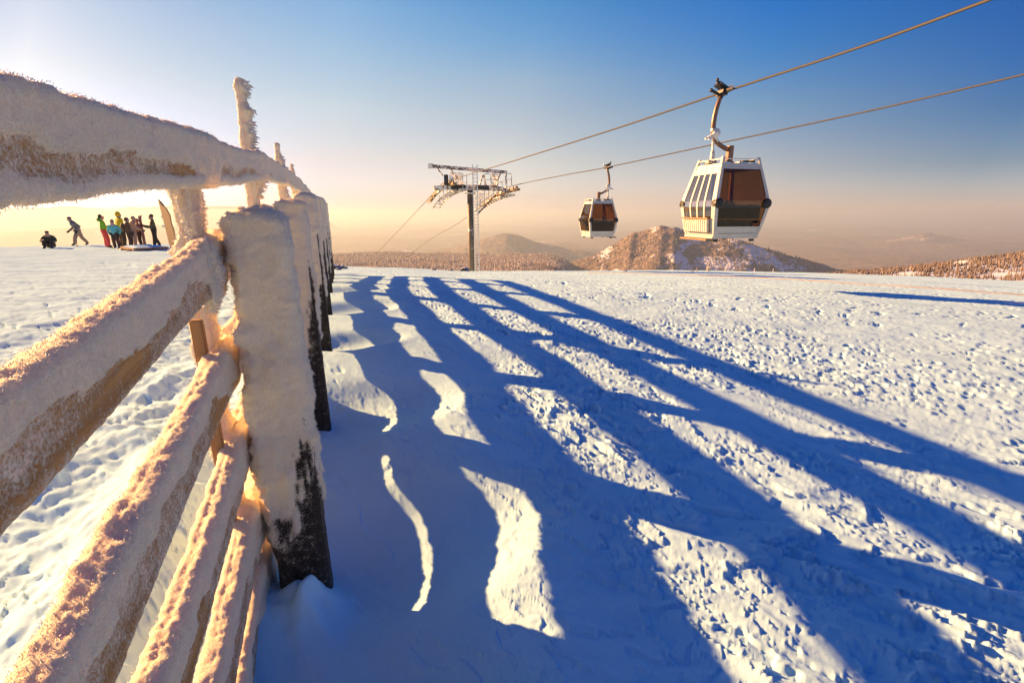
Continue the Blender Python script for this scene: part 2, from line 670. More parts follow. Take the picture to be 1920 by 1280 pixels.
# ------------------------------------------------------------------ valley, hills, distant land
def land_material(name, wood, snow, scale, thr, grain):
    """far wooded land: dark frosted forest broken by pale snow clearings"""
    M = Mat(name, wood, .9, 0, .1)
    v = M.coord((1, 1, 1))
    n1 = M.noise(scale, 6, .6, v, .6)
    n2 = M.noise(scale * grain, 3, .7, v)
    f = M.math('ADD', M.math('MULTIPLY', n1, .75), M.math('MULTIPLY', n2, .25))
    k = M.ss(f, thr, thr + .05)
    w2 = M.mix(M.ss(n2, .35, .65), tuple(x * .75 for x in wood), tuple(x * 1.35 for x in wood))
    M.set('Base Color', M.mix(k, w2, snow))
    M.bump(n2, .6, 30)
    return M.m


VALLEY_M = land_material("frosted_forest_land", (.19, .155, .145), (.70, .68, .70), .0011, .60, 14)
HILL_M = land_material("frosted_hill_land", (.22, .175, .155), (.72, .74, .80), .007, .515, 7)


def build_valley():
    th = np.radians(np.concatenate([np.arange(-66, 66.01, .25)]))
    rr = np.geomspace(48, 62000, 420)
    T, D = np.meshgrid(th, rr)
    X, Y = D * np.sin(T), D * np.cos(T)
    H = np.degrees(T)
    lr = np.log(D)
    zb = np.interp(lr, np.log([48, 120, 300, 1000, 2500, 4200, 9000, 62000]), [-9, -32, -75, -235, -420, -480, -500, -500])
    zm = np.interp(lr, np.log([48, 120, 300, 900, 1500, 2300, 3000, 4200, 9000, 62000]), [-9, -30, -62, -118, -150, -190, -330, -440, -500, -500])
    wm = sstep(-40, -28, H) * sstep(14, 4, H)
    Z = zb * (1 - wm) + zm * wm
    amp = np.interp(lr, np.log([48, 300, 1000, 3000, 8000, 20000, 45000, 62000]), [1, 6, 14, 26, 60, 95, 110, 60])
    sc = np.interp(lr, np.log([48, 3000, 62000]), [1, 1, 1])
    Z = Z + amp * (fbm2(X / 2600 * sc, Y / 2600, 51, 5) * .9 + .35 * fbm2(X / 700, Y / 700, 52, 3))
    Z = Z - D * D / (2 * 6.37e6 * 1.15)
    V = np.stack([X, Y, Z + EYE], -1).reshape(-1, 3)
    return tag(np_mesh("valley", V, grid_faces(len(rr), len(th), flip=True), VALLEY_M), kind="structure")


valley = build_valley()


def far_hill(name, peak_px, depth, prof, reach, rough, mat, nx=220, ny=160, seed=60, back=1.6):
    """a real hill: cross profile prof = [(pixel x, pixel y)...] read at the depth of its ridge; it falls toward us and away"""
    pk = P(*peak_px, depth)
    fwd = Vector((pk.x, pk.y, 0)).normalized()
    right = Vector((fwd.y, -fwd.x, 0))
    la, lz = [], []
    for px, py in prof:
        p = P(px, py, depth)
        la.append((p - pk).dot(right))
        lz.append(p.z)
    A = np.linspace(la[0], la[-1], nx)
    B = np.linspace(-reach, reach * back, ny)
    AA, BB = np.meshgrid(A, B)
    off = reach * .22 * noise2(AA / (reach * .9), AA * 0 + 1.7, seed + 9)
    bb = BB - off
    zz = np.interp(AA, la, lz)
    k = np.abs(bb) / reach
    drop = (k ** 1.25) * (pk.z - min(lz)) * 1.25 + reach * .05 * k
    spur = np.abs(noise2(AA / (reach * .33), bb / (reach * .9), seed)) * np.minimum(k * 2.2, 1)
    Z = zz - drop - spur * rough * 1.6 + rough * (.55 * fbm2(AA / (reach * .30), BB / (reach * .30), seed + 1, 5) + .25 * np.abs(noise2(AA / (reach * .05), BB / (reach * .05), seed + 4)))
    X = pk.x + right.x * AA + fwd.x * BB
    Y = pk.y + right.y * AA + fwd.y * BB
    V = np.stack([X, Y, Z], -1).reshape(-1, 3)
    o = np_mesh(name, V, grid_faces(ny, nx), mat)
    return tag(o, kind="structure"), (X, Y, Z)


SUMMIT_PROF = [(860, 520), (980, 512), (1060, 500), (1110, 482), (1160, 452), (1172, 444), (1185, 436), (1196, 437), (1215, 432), (1228, 427), (1240, 424), (1252, 428), (1266, 427),
               (1290, 434), (1340, 446), (1400, 456), (1450, 468), (1500, 482), (1560, 503), (1620, 520), (1760, 545)]
hill_ob, hill_grid = far_hill("wooded_hill", (1240, 426), 1900, SUMMIT_PROF, 620, 15, HILL_M, 300, 220, 61)
far_hill("hill_shoulder", (1440, 470), 2500, [(1300, 500), (1370, 478), (1440, 470), (1500, 482), (1560, 502), (1640, 528)], 420, 10, HILL_M, 120, 90, 71)
far_hill("distant_hill", (948, 437), 5200, [(700, 486), (780, 476), (850, 466), (900, 448), (930, 439), (948, 436), (970, 440), (1000, 452), (1060, 466), (1140, 478), (1240, 492)],
         1300, 26, VALLEY_M, 160, 90, 81)
far_hill("distant_hill", (1735, 438), 8500, [(1380, 470), (1480, 462), (1600, 456), (1690, 446), (1735, 437), (1790, 446), (1880, 452), (1990, 462), (2150, 475)],
         2600, 60, VALLEY_M, 160, 90, 91)
far_hill("distant_ridge", (330, 386), 14000, [(-300, 402), (-150, 392), (0, 396), (80, 391), (150, 388), (205, 393), (250, 389), (330, 386), (420, 387), (520, 395), (640, 410)],
         4200, 60, VALLEY_M, 160, 60, 101)
far_hill("distant_ridge", (60, 425), 7000, [(-400, 440), (-200, 428), (0, 432), (150, 430), (300, 424), (420, 430), (560, 450), (700, 470)],
         2200, 40, VALLEY_M, 140, 60, 111)


def build_ridge():
    """the near wooded shoulder at the right"""
    A = np.linspace(150, 470, 160)
    B = np.linspace(165, 430, 110)
    AA, BB = np.meshgrid(A, B)
    line = np.interp(AA, [150, 213, 266, 320, 400, 470], [-47, -42.5, -37.5, -31.5, -20, -10])
    z = line + np.interp(BB, [165, 215, 300, 330, 430], [-9, -1.5, 2.2, 1.0, -28]) + 1.2 * fbm2(AA / 40, BB / 40, 120, 4)
    V = np.stack([AA, BB, z + EYE], -1)
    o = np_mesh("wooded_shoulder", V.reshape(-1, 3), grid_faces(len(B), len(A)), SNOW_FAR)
    return tag(o, kind="structure"), V


ridge_ob, ridge_V = build_ridge()

# frosted woods: too far and too many to count
FT = Mat("frosted_conifers", (.4, .3, .25), .85, 0, .1)
fa_ = FT.attr('tint')
FT.set('Base Color', FT.ramp(fa_, [(0, (.10, .078, .068)), (.45, (.21, .17, .15)), (.8, (.38, .335, .305)), (1, (.68, .65, .64))]))
FOREST_M = FT.m


def forest(name, pts, hts, tiers, sides, label, cat, spread=.26, tone=(.45, .22)):
    pts, hts = np.asarray(pts), np.asarray(hts)
    N = len(pts)
    Vs, Fs, At = [], [], []
    off = 0
    tint = np.clip(rng.normal(*tone, N), 0, 1)
    for t in range(tiers):
        z0 = hts * (t / tiers * .8 - .03)
        z1 = hts * min(1, (t + 1.35) / tiers)
        if t == tiers - 1:
            z1 = hts * 1.0
        rad = hts * spread * (1 - t / (tiers + .3)) * rng.uniform(.75, 1.25, N)
        ph = rng.uniform(0, 6.28, N)
        ang = ph[:, None] + np.arange(sides)[None, :] * 2 * math.pi / sides
        rj = rad[:, None] * rng.uniform(.55, 1.25, (N, sides))
        ring = np.stack([pts[:, 0:1] + rj * np.cos(ang), pts[:, 1:2] + rj * np.sin(ang), pts[:, 2:3] + z0[:, None] + rj * rng.uniform(-.5, .2, (N, sides))], -1)
        lean = rng.normal(0, .03, (N, 2)) * hts[:, None]
        apex = np.stack([pts[:, 0] + lean[:, 0], pts[:, 1] + lean[:, 1], pts[:, 2] + z1], -1)[:, None]
        V = np.concatenate([ring, apex], 1).reshape(-1, 3)
        b = np.arange(N)[:, None] * (sides + 1) + off
        i = np.arange(sides)[None, :]
        F = np.stack(np.broadcast_arrays(b + i, b + (i + 1) % sides, b + sides), -1).reshape(-1, 3)
        a = np.repeat(tint[:, None], sides + 1, 1) + rng.uniform(-.15, .15, (N, sides + 1))
        a[:, -1] += .15
        Vs.append(V)
        Fs.append(F)
        At.append(np.clip(a, 0, 1).ravel())
        off += len(V)
    o = np_mesh(name, np.concatenate(Vs), np.concatenate(Fs), FOREST_M, smooth=False, attrs={'tint': np.concatenate(At)})
    return tag(o, label, cat, kind="stuff")


def scatter_on(grid, n, keep):
    X, Y, Z = grid
    i = rng.uniform(0, X.shape[0] - 1.01, n)
    j = rng.uniform(0, X.shape[1] - 1.01, n)
    i0, j0 = i.astype(int), j.astype(int)
    fi, fj = i - i0, j - j0

    def s(A):
        return A[i0, j0] * (1 - fi) * (1 - fj) + A[i0 + 1, j0] * fi * (1 - fj) + A[i0, j0 + 1] * (1 - fi) * fj + A[i0 + 1, j0 + 1] * fi * fj
    p = np.stack([s(X), s(Y), s(Z)], -1)
    return p[keep(p)]


def px_of(p):
    """photo pixel of world points"""
    z = p[:, 2] - EYE
    dep = p[:, 1] * CP - z * SP
    up = p[:, 1] * SP + z * CP
    return 960 + p[:, 0] / dep * FPX, 640 - up / dep * FPX


def keep_ridge(p):
    n = fbm2(p[:, 0] / 26, p[:, 1] / 26, 130, 3)
    return n > -.38 + .9 * sstep(300, 345, p[:, 0]) * 0


rp = scatter_on((ridge_V[..., 0], ridge_V[..., 1], ridge_V[..., 2]), 30000, keep_ridge)
forest("frosted_wood", rp, rng.uniform(1.1, 3.3, len(rp)), 3, 6, "low tawny wood of frosted conifers on the shoulder at the right edge", "wood", .24, (.40, .13))


def keep_hill(p):
    n = fbm2(p[:, 0] / 110, p[:, 1] / 110, 131, 4)
    px, py = px_of(p)
    run = np.abs(px - (1228 - (py - 430) * .18 + 5 * np.sin(py * .11))) < 6.5 + (py - 430) * .05
    top = sstep(452, 436, py) * .9
    clear = (np.abs(px - 1175 + (py - 490) * 2.2) < 34) & (py > 482)
    return (n > -.30 + top) & ~run & ~clear


hp = scatter_on(hill_grid, 19000, keep_hill)
forest("frosted_wood", hp, rng.uniform(4, 10, len(hp)), 1, 5, "frost covered wood on the slopes of the pointed hill", "wood", .30)


def valley_pts(n):
    th = np.radians(rng.uniform(-24, 12, n))
    d = np.exp(rng.uniform(math.log(560), math.log(2350), n))
    x, y = d * np.sin(th), d * np.cos(th)
    VV = np.empty(len(valley.data.vertices) * 3, np.float32)
    valley.data.vertices.foreach_get('co', VV)
    VV = VV.reshape(420, -1, 3)
    it = (np.degrees(th) + 66) / .25
    ir = np.log(d / 48) / math.log(62000 / 48) * 419
    i0, j0 = ir.astype(int), it.astype(int)
    fi, fj = ir - i0, it - j0
    Z = VV[..., 2]
    z = Z[i0, j0] * (1 - fi) * (1 - fj) + Z[i0 + 1, j0] * fi * (1 - fj) + Z[i0, j0 + 1] * (1 - fi) * fj + Z[i0 + 1, j0 + 1] * fi * fj
    p = np.stack([x, y, z], -1)
    return p[fbm2(x / 160, y / 160, 132, 4) > -.33]


vp = valley_pts(30000)
forest("frosted_wood", vp, rng.uniform(4, 9, len(vp)), 1, 5, "wide hazy wood of frosted trees behind the lift tower", "wood", .30, (.72, .14))

# ------------------------------------------------------------------ the rimed snow fence
FENCE0 = np.array([*(FU * 1.85 - FN * .23), 0.0])
fence = thing("snow_fence", "tall plank snow fence thick with hoar frost, running along the left beside the shadowed slope", "fence", FENCE0)


def fpt(s, q, z):
    """fence coordinates (along, right of the fence line through the camera, height) to world"""
    s, q, z = np.broadcast_arrays(np.asarray(s, float), np.asarray(q, float), np.asarray(z, float))
    return np.stack([FU[0] * s + FN[0] * q, FU[1] * s + FN[1] * q, z], -1)


U3, N3, Z3 = np.array([*FU, 0.]), np.array([*FN, 0.]), np.array([0., 0., 1.])


def rect_ring(m, hw, hh, r=.012):
    """m points round a rounded rectangle: positions (m,2), outward normals (m,2)"""
    per = 4 * (hw + hh)
    t = (np.arange(m) + .5) / m * per
    pos, nor = np.zeros((m, 2)), np.zeros((m, 2))
    for i, x in enumerate(t):
        if x < 2 * hh:
            pos[i], nor[i] = (hw, -hh + x), (1, 0)
        elif x < 2 * hh + 2 * hw:
            pos[i], nor[i] = (hw - (x - 2 * hh), hh), (0, 1)
        elif x < 4 * hh + 2 * hw:
            pos[i], nor[i] = (-hw, hh - (x - 2 * hh - 2 * hw)), (-1, 0)
        else:
            pos[i], nor[i] = (-hw + (x - 4 * hh - 2 * hw), -hh), (0, -1)
        c = np.array([np.sign(pos[i, 0]) * max(hw - r, 0), np.sign(pos[i, 1]) * max(hh - r, 0)])
        w = np.abs(pos[i]) - np.abs(c)
        if w[0] > 0 and w[1] > 0:
            dd = pos[i] - c
            dd /= np.linalg.norm(dd)
            pos[i], nor[i] = c + dd * r, dd
    return pos, nor


def rime_bar(name, C, E1, E2, hw, hh, along, thick, mat, parent, origin, m=44, disp=1.0, seed=0, corner=.16, dome=.02):
    """bar along centres C(n,3); E1,E2 section axes; thick(L, p1, p2, n1, n2, Xbase) -> (thickness, rime attribute)"""
    n = len(C)
    pos, nor = rect_ring(m, 1.0, 1.0, corner)
    hwv = np.broadcast_to(np.asarray(hw, float), (n,))[:, None]
    hhv = np.broadcast_to(np.asarray(hh, float), (n,))[:, None]
    p1, p2 = pos[None, :, 0] * hwv, pos[None, :, 1] * hhv
    n1, n2 = np.broadcast_to(nor[None, :, 0], p1.shape), np.broadcast_to(nor[None, :, 1], p1.shape)
    B = C[:, None, :] + p1[..., None] * E1 + p2[..., None] * E2
    v1, v2 = np.broadcast_to(pos[None, :, 0], p1.shape), np.broadcast_to(pos[None, :, 1], p1.shape)
    L = np.broadcast_to(along[:, None], p1.shape)
    t, att = thick(L, v1, v2, n1, n2, B)
    x, y, z = B[..., 0], B[..., 1], B[..., 2]
    lump = fbm3(x * 16, y * 16, z * 16, 200 + seed, 3)
    grain = fbm3(x * 70, y * 70, z * 70, 230 + seed, 2)
    t = t * (1 + .55 * lump * disp) + att * (.0028 * grain + .0016 * noise3(x * 170, y * 170, z * 170, 260 + seed) + .004 * lump * disp)
    D = n1[..., None] * E1 + n2[..., None] * E2
    V = B + t[..., None] * D
    # close the ends
    first, last = V[:1].mean(1, keepdims=True), V[-1:].mean(1, keepdims=True)
    ax = (C[-1] - C[0]) / np.linalg.norm(C[-1] - C[0])
    e0 = np.concatenate([first + (V[:1] - first) * k - ax * d for k, d in ((0.02, .016), (.5, .013), (.85, .007))])
    e1 = np.concatenate([last + (V[-1:] - last) * k + ax * d for k, d in ((.85, dome * .4), (.5, dome * .8), (0.02, dome))])
    V = np.concatenate([e0, V, e1])
    att = np.concatenate([att[:1]] * 3 + [att] + [att[-1:]] * 3)
    L = np.concatenate([L[:1]] * 3 + [L] + [L[-1:]] * 3)
    arc = np.broadcast_to(np.cumsum(np.r_[0, np.linalg.norm(np.diff(B[0], axis=0), axis=1)])[None], att.shape)
    o = np_mesh(name, (V - origin).reshape(-1, 3), grid_faces(len(V), m, wrap=True), mat, parent,
                attrs={'rime': att, 'along': L, 'across': arc})
    return o, V, att


def needles(V, att, parent, origin, count, lo, hi, weight=None, bias=(0, 0, 0), wide=.16, seed=0, mat=None, name="rime_needles"):
    """a fur of small ice needles standing on a rimed surface"""
    r = np.random.default_rng(900 + seed)
    n, m = V.shape[:2]
    dn = np.gradient(V, axis=0)
    dm = np.roll(V, -1, 1) - np.roll(V, 1, 1)
    N = np.cross(dm, dn)
    cen = V.mean(1, keepdims=True)
    N = N / (np.linalg.norm(N, axis=-1, keepdims=True) + 1e-9)
    sg = np.sign((N * (V - cen)).sum(-1, keepdims=True))
    N = N * sg
    area = np.linalg.norm(dn, axis=-1) * np.linalg.norm(dm, axis=-1)
    w = area * np.clip(att - .35, 0, 1)
    if weight is not None:
        w = w * weight(V, N)
    w = w.ravel() / w.sum()
    k = r.choice(n * m, count, p=w)
    jit = r.normal(0, .003, (count, 3))
    p = V.reshape(-1, 3)[k] + jit
    nn = N.reshape(-1, 3)[k] * .9 + r.normal(0, .42, (count, 3)) + np.array(bias)
    nn /= np.linalg.norm(nn, axis=1, keepdims=True)
    ln = r.uniform(lo, hi, count) * r.uniform(.5, 1, count)
    a = np.cross(nn, r.normal(0, 1, (count, 3)))
    a /= np.linalg.norm(a, axis=1, keepdims=True)
    b = np.cross(nn, a)
    rad = (ln * wide + .0006)[:, None]
    base = p - nn * .002
    v = np.stack([base + a * rad, base + (-.5 * a + .87 * b) * rad, base + (-.5 * a - .87 * b) * rad, p + nn * ln[:, None]], 1)
    i = np.arange(count)[:, None] * 4
    F = np.concatenate([i + np.array([[0, 1, 3]]), i + np.array([[1, 2, 3]]), i + np.array([[2, 0, 3]])])
    o = np_mesh(name, (v - origin).reshape(-1, 3), F, mat or NEEDLE_M, parent, smooth=False)
    o['kind'] = 'stuff'
    return o


def rail_z(s, k):
    low = -.035 * np.interp(s, [1.2, 2.6, 3.8, 6], [0, 1, .8, 0]) * (k == 0)
    base = (.084, -.285, -.655, -1.005, -1.335, -1.61)[k]
    return EYE + low + base + np.interp(s, [-.6, .75, 1.9, 3.7, 6.3, 12, 17], [-.10, 0, .095, .235, .29, .30, .27])


def near_spacing(s0, s1):
    s = [s0]
    while s[-1] < s1:
        d = math.hypot(max(s[-1], .0), .45)
        s.append(s[-1] + min(.035, max(.0065, .0062 * d)))
    return np.array(s)


def make_rail(k):
    S = near_spacing(-.45, 4.35 if k == 5 else 16.2)
    wob = .012 * noise2(S * .8, S * 0 + k * 3.1, 300)
    q = -.42 + wob - .0 * S
    C = fpt(S, q, rail_z(S, k) + .010 * noise2(S * .6, S * 0 + k * 5.7, 301))
    hh = (.068, .072, .074, .076, .092, .11)[k]

    def thick(L, v1, v2, n1, n2, B):
        joint = np.zeros_like(L)
        for ps in POST_S:
            joint = np.maximum(joint, np.exp(-((L - ps - .05) / .22) ** 2))
        nb = .55 * fbm2(L * 2.1 + k * 9, v2 * .3 + v1 * 2, 310 + k, 4) + .25 * noise2(L * 9, v2 * 2.0, 320 + k)
        lowb = (.02, .05, .22, .15, .2, .1)[k] - .9 * joint - .55 * sstep(2.2, 4.0, L)
        up = sstep(lowb - .05, lowb + .12, v2 + nb)                      # snow clinging to the upper part of the face
        dn = sstep(-.52, -.80, v2 + .4 * nb) * (.9 if k == 0 else .25)   # and crusting the lower edge
        face = np.maximum(up, dn) * (n1 > .3)
        t_face = face * (.012 + .006 * nb + .006 * joint)
        t_top = (n2 > .3) * (.016 + .005 * noise2(L * 1.7 + k, v1, 340 + k) + .008 * joint + (.004 if k == 0 else 0))
        t_bot = (n2 < -.3) * (.010 + .008 * nb) * (1 if k == 0 else .4)
        t_left = (n1 < -.3) * (.012 + .005 * nb)
        t = np.maximum.reduce([t_face, t_top, t_bot, t_left]) + joint * .006
        att = np.maximum.reduce([face, (n2 > .3) * 1.0, (n1 < -.3) * .95, (n2 < -.3) * (.95 if k == 0 else .45)])
        att = np.maximum(att, sstep(.25, .7, joint))
        granular = .47 + .10 * noise2(L * 5, v2 * 1.5, 330 + k) - .24 * sstep(.15, .6, noise2(L * 1.4 + k, v2 * .4, 333 + k))           # frosted but thin: wood shows between grains
        att = np.maximum(att, granular)
        return np.maximum(t, .001), att
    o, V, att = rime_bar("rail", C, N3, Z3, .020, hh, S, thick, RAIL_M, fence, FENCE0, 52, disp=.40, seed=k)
    lim = 4.5

    def wgt(V, N):
        rel = V - np.array([0, 0, 0])
        s = rel[..., 0] * FU[0] + rel[..., 1] * FU[1]
        edge = .25 + 1.6 * np.clip(np.abs(N[..., 2]), 0, 1)
        return (s > .2) * (s < lim) * edge * (1 / np.maximum(s, .5)) * np.where(s < 2.4, 1, .8)
    needles(V, att, o, FENCE0, (40000, 26000, 20000, 12000, 7000, 3000)[k], .001, (.0032, .0028, .003, .003, .003, .003)[k], wgt, (-.15, .1, .0), seed=k)
    return o


for k in range(6):
    make_rail(k)

POST_TOP = [-.015, .06, .165, .21, .25, .26, .26, .26]


def make_post(i):
    s0 = POST_S[i]
    zt = EYE + POST_TOP[i]
    zb = float(base_height(*(FU * s0 - FN * .2))) - .45
    step = .007 if i == 0 else (.012 if i < 3 else .022)
    Zs = np.arange(zb, zt, step)
    q0 = (-.243, -.245, -.225, -.215, -.20, -.19, -.18, -.17)[i]
    C = fpt(s0 + .012 * noise2(Zs * 1.2, Zs * 0 + i, 350), q0 + 0 * Zs, Zs)
    hw = np.interp(Zs, [0, 1.7], [.100, .074]) * np.interp(Zs, [zt - .07, zt - .02, zt], [1, .93, .82])
    rs = np.random.default_rng(40 + i)
    b0 = rs.uniform(.55, .8) if i else .62

    def thick(L, v1, v2, n1, n2, B):
        h = L
        nb = .5 * fbm2(v1 * .9 + v2 * .7 + i * 7, h * 2.6, 360 + i, 4) + .25 * noise2(v1 * 4 + i, h * 11, 370 + i)
        # right hand and lower part scoured bare
        edge = b0 * .55 + (.36 if i == 0 else .55) * sstep(-.5, .9, v1) * (n2 < -.3) + (.10 if i == 0 else .30) * (n1 > .3)
        cov = sstep(-.10, .12, h - edge + .42 * nb)
        cov = np.where(n1 < -.3, sstep(-.1, .3, h - .2 + .3 * nb), cov)
        top = sstep(zt - .05, zt, h)
        t = cov * (.015 + .011 * nb) + top * .010 + (n1 < -.3) * cov * .02
        att = np.maximum(cov * .92, .15 + .14 * nb + .16 * sstep(.0, .7, h - edge + .45))
        return np.maximum(t, .001), np.clip(att, 0, 1)
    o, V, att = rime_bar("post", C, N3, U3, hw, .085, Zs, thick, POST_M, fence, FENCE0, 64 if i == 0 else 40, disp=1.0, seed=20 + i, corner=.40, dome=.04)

    def wgt(V, N):
        return .35 + sstep(zt - .12, zt, V[..., 2]) * 3 + 1.0 * (np.abs(N @ N3) > .6)
    needles(V, att, o, FENCE0, (16000, 5500, 3000, 1500, 800, 500, 400, 300)[i], .003, (.009 if i == 0 else .012), wgt, (-.1, -.05, .15), seed=30 + i)
    return o


for i in range(len(POST_S)):
    make_post(i)

STAKE_TOP = [.17, .80, .70, .66, .60, .57, .54, .52]


def make_stake(i):
    s0 = (1.98, 3.70, 5.95, 7.95, 10.0, 12.0, 14.0, 16.0)[i]
    zt = EYE + STAKE_TOP[i]
    zb = float(base_height(*(FU * s0 - FN * .47))) - .3
    Zs = np.arange(zb, zt, .009 if i < 3 else .018)
    C = fpt(s0 + .015 * noise2(Zs * 1.5, Zs * 0 + i * 2.2, 380), -.475 + .01 * noise2(Zs * 2, Zs * 0 + i, 381), Zs)
    taper = np.interp(Zs, [zt - .55, zt - .1, zt], [1, .6, .35])

    def thick(L, v1, v2, n1, n2, B):
        nb = .5 * fbm2(v1 * .9 + v2 * .7 + i * 5, L * 4, 390 + i, 4)
        feather = np.clip(noise2(L * 13 + v2 * .6, v1 * 0 + i * 3.3, 395), 0, 1)
        t = (.014 + .010 * nb) * np.interp(L, [zt - .5, zt], [1, .55]) + np.where(n1 > .2, .026 * feather + .004, 0) + np.where(n2 > .3, .02 * feather, 0)
        if i == 0:
            web = 1.7 * np.exp(-((L - (EYE - .20)) / .10) ** 2) + .9 * np.exp(-((L - (EYE + .10)) / .04) ** 2)
            t = t * .75 + (.020 + .012 * nb) * web * .6
        att = np.full_like(t, .95) - .35 * sstep(.3, .1, L - zb - .4)
        slit = np.exp(-((v1 - .1) / .10) ** 2) * (n2 < -.3) * (fbm2(L * 3, v1 * 0 + i, 398, 2) > -.1)
        return t * (1 - .55 * slit), np.clip(att - .45 * slit, 0, 1)
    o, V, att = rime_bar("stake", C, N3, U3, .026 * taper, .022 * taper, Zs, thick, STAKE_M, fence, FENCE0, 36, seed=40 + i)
    needles(V, att, o, FENCE0, (7000, 5000, 2500, 1200, 700, 500, 300, 300)[i], .003, .013, None, (.15, .1, -.05), seed=50 + i)
    if i in (1, 2, 3, 4):   # feathers of rime grown to leeward
        def wr(V, N):
            return (np.clip(N @ N3, 0, 1) ** 2) * (V[..., 2] > EYE + .1)
        needles(V, att, o, FENCE0, (240, 90, 50, 30)[i - 1], .012, (.055, .05, .045, .04)[i - 1], wr, (.55, .2, -.55), .30, seed=60 + i, name="rime_feather")
    return o


for i in range(len(POST_S)):
    make_stake(i)


def ice_lump(name, c, rad, seed, parent, n=46):
    """mass of rime bridging the planks"""
    th = np.linspace(0, math.pi, n)[:, None]
    ph = np.arange(2 * n)[None, :] * math.pi / n
    d = np.stack([np.sin(th) * np.cos(ph), np.sin(th) * np.sin(ph), np.cos(th) + 0 * ph], -1)
    k = 1 + .22 * fbm3(d[..., 0] * 1.8, d[..., 1] * 1.8, d[..., 2] * 1.8 + seed, seed, 3) + .05 * fbm3(d[..., 0] * 9, d[..., 1] * 9, d[..., 2] * 9, seed + 4, 2)
    loc = d * k[..., None] * np.array(rad)
    V = fpt(c[0], c[1], c[2]) + loc[..., 0:1] * U3 + loc[..., 1:2] * N3 + loc[..., 2:3] * Z3
    att = np.ones(V.shape[:2])
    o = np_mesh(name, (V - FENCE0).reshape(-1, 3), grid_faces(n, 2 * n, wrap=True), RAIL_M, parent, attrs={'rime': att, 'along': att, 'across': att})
    needles(V, att, o, FENCE0, 3500, .004, .016, None, (0, 0, .1), seed=seed)
    return o


ice_lump("ice_mass", (1.90, -.41, EYE - .20), (.11, .040, .12), 70, fence)
ice_lump("ice_mass", (1.98, -.45, EYE + .02), (.055, .035, .14), 74, fence)

# slanting braces on the piste side, their bare wood in the sun
BRACE_M = Mat("sunlit_brace_wood", (.38, .19, .07), .7)
_v = BRACE_M.coord((30, 30, 3))
_n = BRACE_M.noise(1, 5, .6, _v)
BRACE_M.set('Base Color', BRACE_M.mix(_n, (.24, .11, .035), (.50, .27, .11)))
BRACE_M.bump(_n, .3, .01)
for s0 in (1.86, 3.75, 5.9, 7.9):
    mb = MB()
    mb.bar(fpt(s0, -.462, .02) - FENCE0, fpt(s0, -.462, EYE - .35) - FENCE0, .038, .026, up=tuple(FU) + (0,))
    mb.build("batten", BRACE_M.m, fence, bevel=.004)

# ------------------------------------------------------------------ ropeway: materials
WHITE_M = plain("white_cabin_paint", (.54, .515, .48), .35, var=.05, scale=5)
GREY_M = plain("grey_metal", (.34, .33, .33), .45, .3, .2, 10)
DARK_M = plain("dark_metal", (.035, .032, .030), .45, .2, .3, 12)
BLACK_M = plain("black_rubber", (.012, .012, .013), .5, 0, .2, 10)
ARM_M = plain("brown_hanger_paint", (.20, .115, .07), .35, .3, .2, 10)
STEP_M = plain("weathered_step_board", (.20, .14, .09), .7, 0, .3, 14)
RACK_M = plain("ski_rack_plastic", (.66, .58, .50), .5, 0, .1, 8)
FROST_STEEL = plain("frosted_steel", (.13, .095, .075), .6, .1, .3, 5, frost=.5)
TOWER_M = plain("tower_pole_paint", (.15, .11, .08), .6, 0, .25, 3.0, frost=.12)
RUST_M = plain("frosted_rusty_wheels", (.30, .18, .09), .6, 0, .4, 8, frost=.2)
LADDER_M = plain("frosted_ladder", (.55, .48, .42), .6, 0, .2, 4, frost=.8)
SEAT_M = plain("dark_seat_cloth", (.025, .02, .018), .8, 0, .2, 20)


def glass_material(name, tint, gloss):
    M = Mat(name)
    t = M.node('ShaderNodeBsdfTransparent')
    t.inputs[0].default_value = (*tint, 1)
    g = M.node('ShaderNodeBsdfGlossy')
    g.inputs[0].default_value = (1, .93, .85, 1)
    g.inputs['Roughness'].default_value = .04
    v = M.coord()
    fr = M.node('ShaderNodeFresnel')
    fr.inputs[0].default_value = gloss
    n = M.noise(1.6, 3, .5, v)
    bp = M.node('ShaderNodeBump')
    bp.inputs['Strength'].default_value = .05
    bp.inputs['Distance'].default_value = .05
    M.nt.links.new(n, bp.inputs['Height'])
    M.nt.links.new(bp.outputs[0], g.inputs['Normal'])
    mx = M.node('ShaderNodeMixShader')
    ge = M.node('ShaderNodeNewGeometry')
    fac = M.math('MULTIPLY', fr.outputs[0], M.math('SUBTRACT', 1.0, ge.outputs['Backfacing']))
    M.nt.links.new(fac, mx.inputs[0])
    M.nt.links.new(t.outputs[0], mx.inputs[1])
    M.nt.links.new(g.outputs[0], mx.inputs[2])
    M.nt.links.new(mx.outputs[0], M.nt.nodes['Material Output'].inputs[0])
    return M.m


GLASS_M = glass_material("amber_tinted_pane", (.60, .485, .30), 1.45)
DOORGLASS_M = glass_material("tinted_door_pane", (.74, .58, .42), 3.2)


def rope_material():
    M = Mat("galvanised_rope", (.45, .40, .35), .5, .35)
    v = M.coord((1, 1, 1))
    w = M.node('ShaderNodeTexWave')
    w.inputs['Scale'].default_value = 30
    w.inputs['Distortion'].default_value = .6
    M.nt.links.new(v, w.inputs[0])
    M.set('Base Color', M.mix(w.outputs['Fac'], (.03, .027, .025), (.085, .077, .07)))
    M.bump(w.outputs['Fac'], .5, .01)
    return M.m


ROPE_M = rope_material()


# ------------------------------------------------------------------ cabins
HX, HY, CH = .90, .86, 2.28
KZ = np.array([0, .10, .30, .55, .80, .93, 1.10, 1.30, 1.60, 1.90, 2.10, 2.32])
KV = np.array([.80, .835, .885, .935, .98, 1.0, .99, .945, .865, .785, .73, .675])


